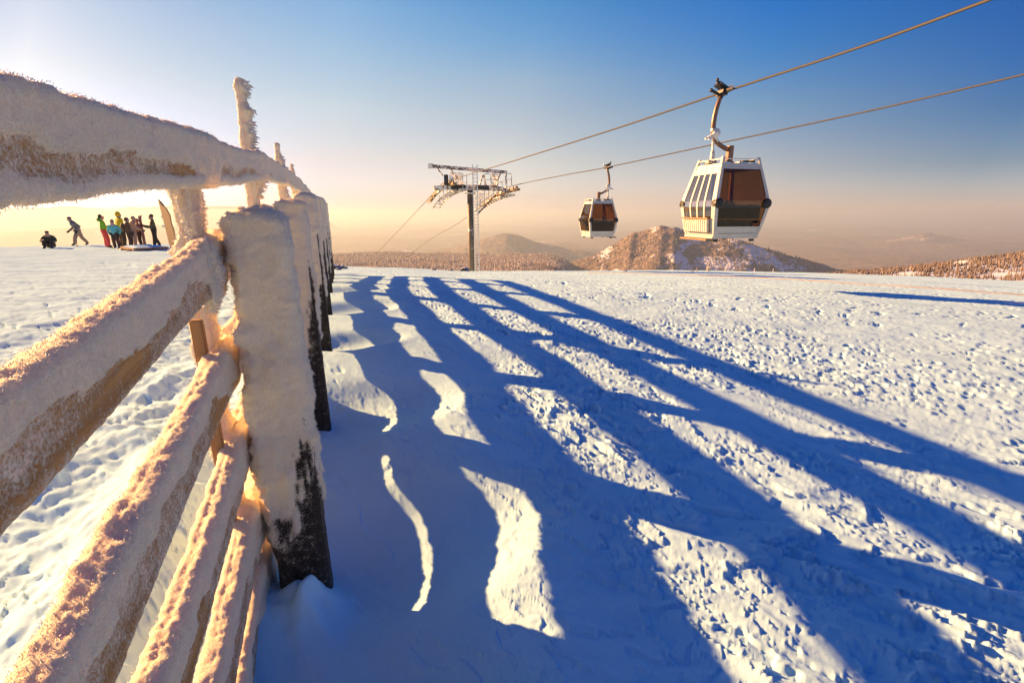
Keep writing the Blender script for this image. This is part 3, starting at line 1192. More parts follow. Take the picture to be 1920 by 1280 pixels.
def kz(z):
    return float(np.interp(z, KZ, KV))


SIDES = {'front': (0, -1), 'back': (0, 1), 'left': (-1, 0), 'right': (1, 0)}


def cab_pt(side, a, z, off=0.0):
    """point of the barrel-shaped cabin wall; a in -1..1 runs along the wall"""
    k = kz(z)
    nx, ny = SIDES[side]
    if nx == 0:
        return Vector((a * HX * k, ny * (HY * k + off), z))
    return Vector((nx * (HX * k + off), a * HY * k, z))


def slab(mb, side, a0, a1, z0, z1, off, th, na=1):
    """curved panel on a cabin wall, th thick, standing off the wall by off"""
    zs = sorted({z0, z1} | {z for z in KZ if z0 < z < z1})
    V, F = [], []
    for o in (off, off - th):
        for z in zs:
            for i in range(na + 1):
                V.append(cab_pt(side, a0 + (a1 - a0) * i / na, z, o))
    nz, m = len(zs), na + 1
    h = nz * m
    for r in range(nz - 1):
        for c in range(na):
            q = (r * m + c, r * m + c + 1, (r + 1) * m + c + 1, (r + 1) * m + c)
            F += [q, tuple(x + h for x in q[::-1])]
    for r in range(nz - 1):
        F += [(r * m, (r + 1) * m, (r + 1) * m + h, r * m + h), (r * m + na, r * m + na + h, (r + 1) * m + na + h, (r + 1) * m + na)]
    for c in range(na):
        F += [(c, c + h, c + 1 + h, c + 1), ((nz - 1) * m + c, (nz - 1) * m + c + 1, (nz - 1) * m + c + 1 + h, (nz - 1) * m + c + h)]
    return mb.add(V, F)


def fix_normals(o):
    bm = bmesh.new()
    bm.from_mesh(o.data)
    bmesh.ops.recalc_face_normals(bm, faces=bm.faces)
    bm.to_mesh(o.data)
    bm.free()
    return o


def make_cabin(name, label, grip, yaw, mirror, door_side, hang=4.12):
    t = thing(name, label, "gondola", (grip.x, grip.y, grip.z - hang), yaw, "gondolas on the ropeway")
    mx = -1 if mirror else 1
    # body: skirt, head band, floor and roof
    mb = MB()
    for sd in SIDES:
        slab(mb, sd, -.985, .985, .02, .30, .0, .03)
    mb.box((0, 0, .05), (1.58, 1.42, .06))
    fix_normals(mb.build("body", WHITE_M, t))
    mb = MB()
    for sd in SIDES:
        slab(mb, sd, -.985, .985, 2.02, 2.14, .0, .03)
    fix_normals(mb.build("head_band", WHITE_M, t))
    mb = MB()
    mb.box((0, 0, 2.10), (2 * HX * kz(2.1) - .08, 2 * HY * kz(2.1) - .08, .05))
    mb.box((0, 0, 2.145), (.9, .8, .05))
    roof = mb.build("roof", GREY_M, t, bevel=.01)
    for x, y, sx_, sy_ in ((.38, -.30, .34, .16), (-.30, -.36, .12, .12), (.52, -.42, .13, .1), (-.52, .2, .16, .2), (.1, .3, .3, .12)):
        mb = MB()
        mb.box((x, y, 2.20), (sx_, sy_, .10))
        mb.build("roof_gear", DARK_M, roof, bevel=.02)
    for x, y, r_ in ((.45, -.48, .12), (-.42, -.5, .10), (.15, -.5, .09), (-.15, .45, .14)):
        snow = MB()
        snow.ball((x, y, 2.135), (r_ * 1.8, r_, .05))
        snow.build("roof_snow", SNOW, roof, smooth=True)
    # corner posts with horns standing up past the roof
    for sx_ in (-1, 1):
        for sy_ in (-1, 1):
            mb = MB()
            fs = 'front' if sy_ < 0 else 'back'
            ls = 'left' if sx_ < 0 else 'right'
            slab(mb, fs, sx_ * .90, sx_ * 1.012, .0, 2.32, .018, .05)
            slab(mb, ls, sy_ * .90, sy_ * 1.012, .0, 2.32, .018, .05)
            fix_normals(mb.build("corner_post", WHITE_M, t))
            bp = MB()
            c = cab_pt(fs, sx_ * .90, 1.02, .03)
            bp.tube([c + Vector((0, -sy_ * .03, 0)), c + Vector((0, sy_ * .03, 0)), c + Vector((0, sy_ * .055, 0))], [.145, .14, .09], 16)
            c2 = cab_pt(ls, sy_ * .93, 1.02, .02)
            bp.tube([c2 + Vector((-sx_ * .03, 0, 0)), c2 + Vector((sx_ * .02, 0, 0))], [.12, .09], 14)
            bp.build("bumper", BLACK_M, t)
    # end windows: an upper and a lower pane
    for sd in ('front', 'back'):
        w = MB()
        slab(w, sd, -.90, .90, .36, .90, .004, .012)
        fix_normals(w.build("lower_window", GLASS_M, t))
        w = MB()
        slab(w, sd, -.90, .90, .94, 1.98, .004, .012)
        fix_normals(w.build("window", GLASS_M, t))
        for z0, z1 in ((.30, .36), (1.98, 2.02)):
            f = MB()
            slab(f, sd, -.90, .90, z0, z1, .012, .03)
            fix_normals(f.build("window_trim", WHITE_M, t))
        for z0, z1, a_, o_ in ((.90, .94, .90, .010), (.155, .168, .80, .004)):
            f = MB()
            slab(f, sd, -a_, a_, z0, z1, o_, .03)
            fix_normals(f.build("window_bar", DARK_M, t))
    # plain side with one big window, and the door side
    other = 'right' if door_side == 'left' else 'left'
    w = MB()
    slab(w, other, -.90, .90, .36, 1.98, .004, .012)
    fix_normals(w.build("window", GLASS_M, t))
    for z0, z1 in ((.30, .36), (1.98, 2.02)):
        f = MB()
        slab(f, other, -.90, .90, z0, z1, .012, .03)
        fix_normals(f.build("window_trim", WHITE_M, t))
    nx = SIDES[door_side][0]
    for half in (-1, 1):
        d = MB()
        for a0, a1 in ((.0, .04), (.37, .45), (.83, .90)):
            slab(d, door_side, half * a0, half * a1, .30, 2.02, .022, .04)
        slab(d, door_side, half * .04, half * .88, .30, .56, .018, .035)
        slab(d, door_side, half * .04, half * .88, 1.86, 2.02, .018, .035)
        dob = fix_normals(d.build("door", WHITE_M, t))
        for a0, a1 in ((.04, .37), (.45, .83)):
            p = MB()
            slab(p, door_side, half * a0, half * a1, .56, 1.86, .008, .012)
            fix_normals(p.build("door_pane", DOORGLASS_M, dob))
    # ski rack on the doors
    r_ = MB()
    z0, z1 = .20, .56
    for i in range(12):
        a = -.74 + 1.48 * i / 11
        c0, c1 = cab_pt(door_side, a, z0, .10), cab_pt(door_side, a, z1, .10)
        r_.bar(c0, c1, .075, .085)
    fix_normals(r_.build("ski_rack", RACK_M, t, bevel=.012))
    r_ = MB()
    r_.bar(cab_pt(door_side, -.80, .60, .11), cab_pt(door_side, .80, .60, .11), .05, .05)
    r_.bar(cab_pt(door_side, -.80, .20, .06), cab_pt(door_side, .80, .20, .06), .04, .03)
    r_.build("rack_rail", STEP_M, t)
    s_ = MB()
    s_.box((nx * .86, 0, -.02), (.24, 1.36, .06))
    s_.build("step", STEP_M, t, bevel=.01)
    for x, y in ((.62, -.64), (.62, .64), (-.62, -.64), (-.62, .64)):
        ft = MB()
        ft.box((x, y, -.04), (.14, .1, .07))
        ft.build("guide_foot", DARK_M, t, bevel=.015)
    # benches inside
    for sy_ in (-1, 1):
        b = MB()
        b.box((0, sy_ * .56, .50), (1.45, .42, .09))
        b.box((0, sy_ * .56, .28), (1.3, .06, .372))
        b.build("bench", SEAT_M, t, bevel=.03)
        b = MB()
        b.bar((-.72, sy_ * .74, .78), (.72, sy_ * .74, .78), .07, .40)
        b.build("seat_back", SEAT_M, t, bevel=.03)
    pl = MB()
    pl.tube([(mx * -.38, .1, .1), (mx * -.38, .1, 2.08)], .035, 8)
    pl.build("grab_pole", DARK_M, t)
    # roof frame rods
    rr_ = MB()
    k = kz(2.28)
    for y in (-1, 1):
        rr_.tube([(-HX * k, y * HY * k, 2.26), (HX * k, y * HY * k, 2.26)], .016, 6)
    for x in (-.62, .62):
        rr_.tube([(x, -HY * k - .012, 2.26), (x, HY * k + .012, 2.26)], .02, 6)
    rr_.build("roof_rail", LADDER_M, t)
    # hanger
    top = hang
    h = MB()
    h.box((mx * .02, 0, 2.40), (.17, .15, .58))
    h.build("hanger_mount", ARM_M, t, bevel=.015)
    h = MB()
    a = mx * -.60
    h.tube([(mx * .02, 0, 2.56), (mx * -.16, 0, 2.61), (mx * -.36, 0, 2.70), (a + mx * .08, 0, 2.82), (a, 0, 2.98), (a - mx * .03, 0, 3.2), (a - mx * .02, 0, 3.45),
            (a + mx * .02, 0, 3.68), (a + mx * .08, 0, 3.90), (a + mx * .15, 0, top - .08)], [.065, .065, .06, .07, .075, .07, .068, .066, .062, .06], 12)
    arm = h.build("hanger_arm", ARM_M, t, smooth=True)
    h = MB()
    h.tube([(a + mx * .03, -.02, 2.18), (a + mx * .02, -.02, 2.52)], [.075, .055], 10)
    h.tube([(a + mx * .02, -.02, 2.52), (a, -.01, 2.86)], .035, 8)
    h.box((a, -.02, 2.22), (.26, .16, .08))
    h.build("damper", FROST_STEEL, arm)
    h = MB()                                            # rime-white door linkage on the arm
    h.bar((a - mx * .20, -.06, 2.86), (a + mx * .16, -.06, 3.06), .07, .10)
    h.bar((a - mx * .06, -.06, 2.98), (a + mx * .14, -.06, 2.78), .06, .05)
    h.ball((a + mx * .04, -.08, 3.0), (.13, .08, .10))
    h.tube([(a - mx * .30, -.06, 2.84), (a - mx * .14, -.06, 2.90)], .03, 8)
    h.tube([(a - mx * .10, -.03, 3.10), (a + mx * .12, -.03, 3.10)], .045, 10)
    h.build("door_linkage", plain("rimed_linkage", (.74, .70, .66), .6, 0, .15, 12), arm)
    # grip on the rope, running along local y
    gx, gz = a + mx * .20, top
    g = MB()
    g.box((gx - mx * .06, 0, gz - .03), (.16, .34, .15))
    g.tube([(gx - mx * .02, -.46, gz), (gx - mx * .02, -.26, gz), (gx, .26, gz), (gx, .44, gz)], [.03, .06, .06, .03], 10)
    g.bar((gx - mx * .1, 0, gz - .10), (gx - mx * .36, .02, gz + .02), .07, .07)
    g.ball((gx - mx * .40, .02, gz + .03), .055)
    g.bar((gx - mx * .05, -.05, gz), (gx - mx * .24, -.02, gz + .26), .06, .06)
    g.ball((gx - mx * .26, -.02, gz + .30), .05)
    grip_o = g.build("grip", DARK_M, t, bevel=.008)
    for yy in (-.07, .09):
        s2 = MB()
        for q in range(9):                              # coil spring
            f = q / 8
            c = Vector((gx - mx * (.22 - .26 * f), yy, gz + .20 - .13 * f))
            dr = Vector((mx * .26, 0, -.13)).normalized()
            e = dr.cross(Vector((0, 1, 0))).normalized()
            ring = [c + (e * math.cos(2 * math.pi * i / 10) + Vector((0, 1, 0)) * math.sin(2 * math.pi * i / 10)) * .062 for i in range(11)]
            s2.tube(ring, .012, 5, cap=False)
        s2.build("spring", BLACK_M, grip_o)
    lv = MB()
    lv.tube([(gx + mx * .02, -.06, gz + .10), (gx + mx * .22, -.06, gz + .16)], [.03, .045], 8)
    lv.build("grip_roller", plain("pale_roller", (.6, .58, .55), .4), grip_o)
    return t, Vector((gx, 0, gz))


def place_cabin(name, label, px, py, depth, yaw, mirror, door):
    g = P(px, py, depth)
    t, gl = make_cabin(name, label, g, yaw, mirror, door)
    Rz = Matrix.Rotation(yaw, 3, 'Z')
    off = Rz @ gl * .93
    t.scale = (.93, .93, .93)
    t.location = g - off                               # the grip sits exactly on the rope
    return t


CAB_YAW = R(13.6)
GRIP1, GRIP2 = (1357, 173, 12.9), (1137, 314, 27.2)
place_cabin("gondola_cabin", "large near white gondola with amber windows and a ski rack, on the upper rope", *GRIP1, CAB_YAW, False, 'left')
place_cabin("gondola_cabin", "small far gondola with brown windows on the lower rope, beside the lift tower", *GRIP2, CAB_YAW, True, 'right')


# ------------------------------------------------------------------ ropes
def smooth_path(pts, n=14):
    pts = [Vector(p) for p in pts]
    out = []
    for i in range(len(pts) - 1):
        p0, p1, p2, p3 = pts[max(i - 1, 0)], pts[i], pts[i + 1], pts[min(i + 2, len(pts) - 1)]
        for k in range(n):
            u = k / n
            out.append(.5 * ((2 * p1) + (p2 - p0) * u + (2 * p0 - 5 * p1 + 4 * p2 - p3) * u * u + (3 * p1 - p0 - 3 * p2 + p3) * u ** 3))
    out.append(pts[-1])
    return out


def inv_depth(x, xa, da, xb, db):
    return 1 / (1 / da + (x - xa) * (1 / db - 1 / da) / (xb - xa))


TD = 37.0
R1A, R1B = (852, 335, TD - 1.7), GRIP1
R2A, R2B = (972, 346, TD - .6), GRIP2
path1 = [P(804, 372, TD + 3.6), P(815, 357, TD + 2.6), P(832, 343, TD + .2)]
path1 = [P(560, 617, 190), P(680, 500, 90)] + path1 + [P(852, 335, TD - 1.7)]
for x, y in ((930, 312), (1140, 246), (1357, 173), (1600, 93), (1855, 0), (2250, -150)):
    path1.append(P(x, y, inv_depth(x, R1A[0], R1A[2], R1B[0], R1B[2])))
path2 = [P(560, 658, 200), P(735, 505, 95), P(872, 410, TD + 6.5), P(905, 378, TD + 3.9), P(938, 357, TD + 1.6), P(972, 346, TD - .6)]
for x, y in ((1060, 328), (1137, 314), (1380, 262), (1640, 206), (1920, 140), (2400, 22)):
    path2.append(P(x, y, inv_depth(x, R2A[0], R2A[2], R2B[0], R2B[2])))
for nm, pth, lab in (("haul_rope", path1, "upper steel rope carrying the near large gondola"), ("haul_rope", path2, "lower steel rope carrying the small far gondola")):
    mb = MB()
    mb.tube(smooth_path(pth), .027, 8)
    tag(mb.build(nm, ROPE_M, smooth=True), lab, "cable", "ropes of the ropeway")

# ------------------------------------------------------------------ lift tower
TW = P(882, 355, TD)
tw_base = -9.0
HEAD = R(23)                                           # ropes run 23 degrees left of the view axis
TA = Vector((math.cos(HEAD), math.sin(HEAD), 0))       # across
TT = Vector((-math.sin(HEAD), math.cos(HEAD), 0))      # along, away
tower = thing("lift_tower", "frosted steel lift tower with a ladder and wheel trains on its cross arm", "lift tower",
              (TW.x, TW.y, TW.z - 9.6))
TZ = Vector((0, 0, 1))
TO = Vector((0, 0, 9.6))                               # cross arm height above the tower foot


def tp(a, t, z):
    return TO + TA * a + TT * t + TZ * z


mb = MB()
mb.tube([tp(.02, 0, -9.8), tp(0, 0, -4), tp(-.03, 0, .0)], [.29, .26, .23], 20)
pole = mb.build("pole", TOWER_M, tower, smooth=True)
mb = MB()                                              # collar plates and rime built up under the head
mb.tube([tp(-.03, 0, -.35), tp(-.03, 0, -.25)], .42, 18)
mb.tube([tp(-.03, 0, -.06), tp(-.03, 0, .04)], .42, 18)
mb.build("collar", FROST_STEEL, tower)
# ladder on the side facing us
mb = MB()
lx, lt = .30, -.42
for dx in (-.17, .17):
    mb.bar(tp(lx + dx, lt, -9.6), tp(lx + dx - .05, lt, 1.75), .075, .06)
for i in range(46):
    z = -9.5 + i * .245
    mb.bar(tp(lx - .17 - .05 * (i / 46), lt, z), tp(lx + .17 - .05 * (i / 46), lt, z), .05, .045)
mb.build("ladder", LADDER_M, tower)
# cross arm: box beam with sloping ends
mb = MB()
mb.bar(tp(-2.2, 0, .12), tp(2.2, 0, .12), .42, .40)
mb.bar(tp(-2.9, 0, .02), tp(-2.1, 0, .12), .36, .30)
mb.bar(tp(2.1, 0, .12), tp(2.9, 0, .02), .36, .30)
mb.build("cross_arm", FROST_STEEL, tower, bevel=.03)
for a0, a1 in ((-1.6, -.45), (.35, 1.45)):
    mb = MB()
    mb.bar(tp(a0, -.24, .14), tp(a1, -.24, .12), .06, .32)
    mb.build("service_box", DARK_M, tower, bevel=.02)
# upper gantry with braces
mb = MB()
mb.bar(tp(-3.05, 0, 1.58), tp(3.05, 0, 1.32), .22, .24)
mb.box(tp(-3.05, 0, 1.58), (.34, .3, .34))
mb.build("gantry_beam", FROST_STEEL, tower, bevel=.015)
for a0, z0, a1, z1 in ((-2.6, 1.5, -2.15, .95), (-1.55, 1.45, -1.05, .8), (1.7, 1.38, 2.15, .65), (2.55, 1.34, 2.2, .65), (3.0, 1.3, 2.95, .5), (.75, .3, 1.05, 1.1), (1.3, .3, 1.05, 1.1)):
    mb = MB()
    mb.bar(tp(a0, 0, z0), tp(a1, 0, z1), .10, .10)
    mb.build("gantry_brace", FROST_STEEL, tower)


def to_tower(p):
    return Vector(p) - Vector(tower.location)


def sheave_train(path, side):
    """wheels under the rope along the tower part of its path"""
    pts = [to_tower(p) for p in smooth_path(path, 10)]
    ln = [0]
    for i in range(1, len(pts)):
        ln.append(ln[-1] + (pts[i] - pts[i - 1]).length)
    N = 10

    def at(d):
        d = max(0, min(ln[-1] - 1e-4, d))
        for i in range(len(ln) - 1):
            if ln[i + 1] >= d:
                u = (d - ln[i]) / (ln[i + 1] - ln[i])
                return pts[i].lerp(pts[i + 1], u)
    mb = MB()
    bd = []
    for i in range(N + 1):
        p = at(ln[-1] * i / N) - TZ * .34
        bd.append(p)
    for i in range(N):
        mb.bar(bd[i] - TA * .12, bd[i + 1] - TA * .12, .05, .16)
        mb.bar(bd[i] + TA * .12, bd[i + 1] + TA * .12, .05, .16)
    tr = mb.build("sheave_train", RUST_M, tower)
    for i in range(N):
        c = at(ln[-1] * (i + .5) / N) - TZ * .25
        w = MB()
        w.tube([c - TA * .06, c - TA * .035, c + TA * .035, c + TA * .06], [.20, .175, .175, .20], 16)
        w.tube([c - TA * .11, c + TA * .11], .05, 8)
        w.build("sheave_wheel", RUST_M, tr)
    # catwalk of open steps following the train, a little below and toward the pole
    cw = MB()
    inn = -side
    for i in range(15):
        p = at(ln[-1] * i / 14) + TA * (inn * .62) - TZ * .72
        cw.box(p, (.60, .26, .05), Matrix.Rotation(HEAD, 3, 'Z'))
    for e in (-.3, .3):
        for i in range(14):
            cw.bar(at(ln[-1] * i / 14) + TA * (inn * .62 + e) - TZ * .78, at(ln[-1] * (i + 1) / 14) + TA * (inn * .62 + e) - TZ * .78, .05, .10)
    cw.build("catwalk", FROST_STEEL, tower)
    # railings
    rl = MB()
    e = inn * .95
    q = [at(ln[-1] * i / 8) + TA * e - TZ * .72 for i in range(9)]
    for i in range(9):
        rl.bar(q[i], q[i] + TZ * 1.0, .045)
    for i in range(8):
        for hgt in (.5, 1.0):
            rl.bar(q[i] + TZ * hgt, q[i + 1] + TZ * hgt, .04)
    rl.build("railing", FROST_STEEL, tower)
    # hangers from the cross arm
    br = MB()
    m = at(ln[-1] * .5) - TZ * .36
    br.bar(m, tp(side * 2.7, 0, .05), .16, .22)
    br.bar(at(ln[-1] * .28) - TZ * .36, tp(side * 2.3, 0, .0), .09, .12)
    br.bar(at(ln[-1] * .75) - TZ * .36, tp(side * 2.3, 0, .0), .09, .12)
    br.build("train_bracket", FROST_STEEL, tower)
    return tr


sheave_train([P(804, 372, TD + 3.6), P(815, 357, TD + 2.6), P(832, 343, TD + .2), P(852, 335, TD - 1.7)], -1)
sheave_train([P(905, 378, TD + 3.9), P(938, 357, TD + 1.6), P(972, 346, TD - .6)], 1)
# upright guard rails on the head
for a0, a1, t0 in ((-1.75, -1.25, -.5), (-1.25, -.75, -.5), (1.0, 1.5, -.5), (1.6, 2.1, -.5), (2.35, 2.85, -1.4)):
    mb = MB()
    lo, hi = .30, 1.12
    fr = [tp(a0, t0, lo), tp(a0, t0, hi - .06), tp(a0 + .06, t0, hi), tp(a1 - .06, t0, hi), tp(a1, t0, hi - .06), tp(a1, t0, lo)]
    mb.tube(fr, .028, 6)
    mb.tube([tp(a0, t0, (lo + hi) / 2), tp(a1, t0, (lo + hi) / 2)], .022, 6)
    if a0 < 2.2 and a0 != 1.0:
        for i in range(1, 5):
            x = a0 + (a1 - a0) * i / 5
            mb.tube([tp(x, t0, lo), tp(x, t0, hi)], .03, 5)
    mb.build("guard_rail", FROST_STEEL, tower)
mb = MB()
mb.bar(tp(-1.95, -.2, .25), tp(-1.95, -.2, 1.0), .30, .30)
mb.build("motor_housing", DARK_M, tower, bevel=.03)
mb = MB()
mb.bar(tp(.6, .3, -1.9), tp(2.2, .3, -.35), .10, .10)
mb.build("stay", TOWER_M, tower)
mb = MB()
for i in range(6):
    mb.bar(tp(.75 + i * .16, .6, -1.2), tp(.75 + i * .16, .6, -.3), .04)
mb.bar(tp(.7, .6, -.3), tp(1.6, .6, -.3), .05)
mb.bar(tp(.7, .6, -1.2), tp(1.6, .6, -1.2), .05)
mb.build("guard_rail", FROST_STEEL, tower)

# ------------------------------------------------------------------ people on the piste
def cloth(name, c, r=.75):
    return plain(name, c, r, 0, .12, 30)


SKIN_M = plain("skin", (.55, .34, .25), .55, 0, .05, 30)


def make_person(label, loc, yaw, J, groups, mats, extras=(), scale=1.0, group=None):
    """J: joint name -> (x, y, z, radius x, radius y), y forward; edges follow the PARENTS table; groups: joint -> material index"""
    t = thing("person", label, "person", loc, yaw, group)
    names = list(J)
    bm = bmesh.new()
    sk = bm.verts.layers.skin.verify()
    vs = {}
    for nme in names:
        x, y, z, ra, rb = J[nme]
        v = bm.verts.new((x * scale, y * scale, z * scale))
        f = 1.0 if nme.startswith(('finger', 'nose', 'palm')) else 1.17
        v[sk].radius = (ra * scale * f, rb * scale * f)
        vs[nme] = v
    vs['pelvis'][sk].use_root = True
    for a, b in BONES:
        if a in vs and b in vs:
            bm.edges.new((vs[a], vs[b]))
    me = bpy.data.meshes.new("body")
    bm.to_mesh(me)
    bm.free()
    tmp = bpy.data.objects.new("body", me)
    COL.objects.link(tmp)
    tmp.modifiers.new("s", 'SKIN').use_smooth_shade = True
    tmp.modifiers.new("u", 'SUBSURF').levels = 2
    dg = bpy.context.evaluated_depsgraph_get()
    ev = bpy.data.meshes.new_from_object(tmp.evaluated_get(dg))
    bpy.data.objects.remove(tmp)
    # colour each face by the bone it belongs to
    segs = []
    for a, b in BONES:
        if a in vs and b in vs:
            segs.append((np.array(J[a][:3]) * scale, np.array(J[b][:3]) * scale, groups.get(b, 0)))
    n = len(ev.polygons)
    cen = np.empty(n * 3)
    ev.polygons.foreach_get('center', cen)
    cen = cen.reshape(-1, 3)
    best, idx = np.full(n, 1e9), np.zeros(n, np.int32)
    for a, b, g in segs:
        ab = b - a
        u = np.clip(((cen - a) @ ab) / max(ab @ ab, 1e-9), 0, 1)
        d = np.linalg.norm(cen - a - u[:, None] * ab, axis=1)
        k = d < best
        best[k], idx[k] = d[k], g
    ev.materials.clear()
    for m in mats:
        ev.materials.append(m)
    ev.polygons.foreach_set('material_index', idx)
    ev.polygons.foreach_set('use_smooth', np.ones(n, bool))
    o = bpy.data.objects.new("body", ev)
    COL.objects.link(o)
    o.parent = t
    for nm, kind, c, r, m in extras:
        mb = MB()
        c = Vector(c) * scale
        if kind == 'ball':
            mb.ball(c, tuple(x * scale for x in r), 14, 9)
        elif kind == 'tube':
            mb.tube([Vector(q) * scale for q in r[1]], r[0] * scale, 6)
        mb.build(nm, m, t, smooth=True)
    return t


BONES = [('pelvis', 'belly'), ('belly', 'chest'), ('chest', 'neck'), ('neck', 'jaw'), ('jaw', 'crown'), ('jaw', 'nose'),
         ('chest', 'shoulder_l'), ('shoulder_l', 'elbow_l'), ('elbow_l', 'wrist_l'), ('wrist_l', 'palm_l'),
         ('chest', 'shoulder_r'), ('shoulder_r', 'elbow_r'), ('elbow_r', 'wrist_r'), ('wrist_r', 'palm_r'),
         ('pelvis', 'hip_l'), ('hip_l', 'knee_l'), ('knee_l', 'ankle_l'), ('ankle_l', 'toe_l'),
         ('pelvis', 'hip_r'), ('hip_r', 'knee_r'), ('knee_r', 'ankle_r'), ('ankle_r', 'toe_r')]
for sd_ in 'lr':
    for f_ in range(5):
        BONES.append(('palm_' + sd_, 'finger%d_%s' % (f_, sd_)))

STAND = {'pelvis': (0, 0, .95, .15, .12), 'belly': (0, 0, 1.12, .155, .125), 'chest': (0, 0, 1.34, .175, .135), 'neck': (0, .01, 1.50, .07, .075),
         'jaw': (0, .03, 1.58, .08, .085), 'crown': (0, .02, 1.69, .085, .095), 'nose': (0, .125, 1.62, .016, .016),
         'shoulder_l': (-.20, 0, 1.40, .085, .085), 'elbow_l': (-.27, -.02, 1.13, .07, .07), 'wrist_l': (-.25, .10, .90, .05, .05), 'palm_l': (-.25, .13, .82, .035, .045),
         'shoulder_r': (.20, 0, 1.40, .085, .085), 'elbow_r': (.27, -.02, 1.13, .07, .07), 'wrist_r': (.25, .10, .90, .05, .05), 'palm_r': (.25, .13, .82, .035, .045),
         'hip_l': (-.10, 0, .90, .115, .12), 'knee_l': (-.12, .03, .50, .085, .09), 'ankle_l': (-.13, -.02, .13, .075, .08), 'toe_l': (-.14, .16, .055, .05, .05),
         'hip_r': (.10, 0, .90, .115, .12), 'knee_r': (.12, .03, .50, .085, .09), 'ankle_r': (.13, -.02, .13, .075, .08), 'toe_r': (.14, .16, .055, .05, .05)}


def pose(**kw):
    J = dict(STAND)
    for k, v in kw.items():
        J[k] = tuple(v) + tuple(STAND[k][3:]) if len(v) == 3 else tuple(v)
    for sd in 'lr':                     # five unequal fingers continuing from wrist to palm
        w, p = Vector(J['wrist_' + sd][:3]), Vector(J['palm_' + sd][:3])
        d = (p - w).normalized()
        s = d.cross(Vector((1, 0, 0)))
        if s.length < .2:
            s = d.cross(Vector((0, 1, 0)))
        s.normalize()
        for f, (off, ln) in enumerate(((-.034, .055), (-.018, .085), (0, .095), (.018, .088), (.034, .07))):
            q = p + s * off * 1.2 + d * ln + (s * -.02 if f == 0 else Vector((0, 0, 0)))
            J['finger%d_%s' % (f, sd)] = (*q, .010, .010)
    return J


def body_groups(hood=False):
    g = {}
    for k in ('belly', 'chest', 'neck') + tuple(a + b for a in ('shoulder', 'elbow', 'wrist') for b in ('_l', '_r')):
        g[k] = 0
    for k in ('hip', 'knee', 'ankle'):
        for b in ('_l', '_r'):
            g[k + b] = 1
    g['toe_l'] = g['toe_r'] = 2
    for k in ('jaw', 'crown', 'nose'):
        g[k] = 3
    for k in list(pose()):
        if k.startswith(('palm', 'finger')):
            g[k] = 4
    if hood:
        g['crown'] = 0
    return g


BOOT_M = cloth("ski_boot_shell", (.05, .04, .04), .4)
GLOVE_M = cloth("dark_glove", (.03, .03, .03))
HAIR_M = cloth("brown_hair", (.06, .035, .02), .6)


def foot(px, py, depth):
    p = P(px, py, depth)
    z = ground_z(p.x, p.y)
    return Vector((p.x, p.y, z - .02))


def yaw_to(v):
    """turn local +y to the given world direction"""
    return math.atan2(-v[0], v[1])


RIGHT_D, LEFT_D, AWAY_D, CAM_D = (.75, .66), (-.75, -.66), (-.62, .78), (.62, -.78)
DP = 25.0
GRP = "skiers on the piste"
# sitting figure, dark clothes, hunched with knees drawn up
sit = pose(pelvis=(0, -.15, .17), belly=(0, -.12, .34), chest=(0, .0, .55), neck=(0, .09, .68), jaw=(0, .15, .74), crown=(0, .15, .85), nose=(0, .25, .77),
           shoulder_l=(-.2, .02, .58), elbow_l=(-.3, .22, .40), wrist_l=(-.17, .42, .42), palm_l=(-.11, .48, .44),
           shoulder_r=(.2, .02, .58), elbow_r=(.3, .22, .40), wrist_r=(.17, .42, .42), palm_r=(.11, .48, .44),
           hip_l=(-.11, -.08, .16), knee_l=(-.16, .36, .44), ankle_l=(-.15, .58, .11), toe_l=(-.16, .74, .06),
           hip_r=(.11, -.08, .16), knee_r=(.16, .36, .44), ankle_r=(.15, .58, .11), toe_r=(.16, .74, .06))
dk = cloth("dark_green_jacket", (.06, .08, .055))
make_person("person in dark clothes sitting hunched on the snow, apart on the left", foot(97, 470, 26), yaw_to((.55, -.85)), sit, body_groups(),
            [dk, cloth("dark_brown_trousers", (.06, .035, .025)), BOOT_M, SKIN_M, GLOVE_M], [("hat", 'ball', (0, .13, .86), (.095, .105, .075), cloth("dark_hat", (.03, .03, .03)))], 1.0, GRP)
# walking, bent forward, hand in pocket, jacket grey
walk = pose(pelvis=(0, -.05, .88), belly=(0, .0, 1.05), chest=(0, .10, 1.26), neck=(0, .18, 1.40), jaw=(0, .23, 1.47), crown=(0, .24, 1.58), nose=(0, .35, 1.49),
            shoulder_l=(-.2, .10, 1.31), elbow_l=(-.33, -.16, 1.10), wrist_l=(-.24, .08, .92), palm_l=(-.2, .12, .87),
            shoulder_r=(.2, .12, 1.31), elbow_r=(.30, .14, 1.04), wrist_r=(.26, .36, .86), palm_r=(.26, .41, .81),
            hip_l=(-.1, -.05, .84), knee_l=(-.12, .17, .49), ankle_l=(-.12, .24, .12), toe_l=(-.12, .41, .055),
            hip_r=(.1, -.05, .84), knee_r=(.12, -.13, .47), ankle_r=(.12, -.36, .13), toe_r=(.12, -.20, .05))
make_person("person in a grey jacket and pale trousers walking bent forward with a pole", foot(153, 469, 28.5), yaw_to(LEFT_D), walk, body_groups(),
            [cloth("grey_jacket", (.19, .17, .18)), cloth("tan_trousers", (.36, .25, .18)), BOOT_M, SKIN_M, GLOVE_M],
            [("hat", 'ball', (0, .23, 1.58), (.10, .11, .085), cloth("slate_hat", (.10, .11, .13))), ("collar", 'ball', (-.04, .17, 1.28), (.15, .10, .16), cloth("teal_panel", (.05, .16, .18)))], 1.0, GRP)
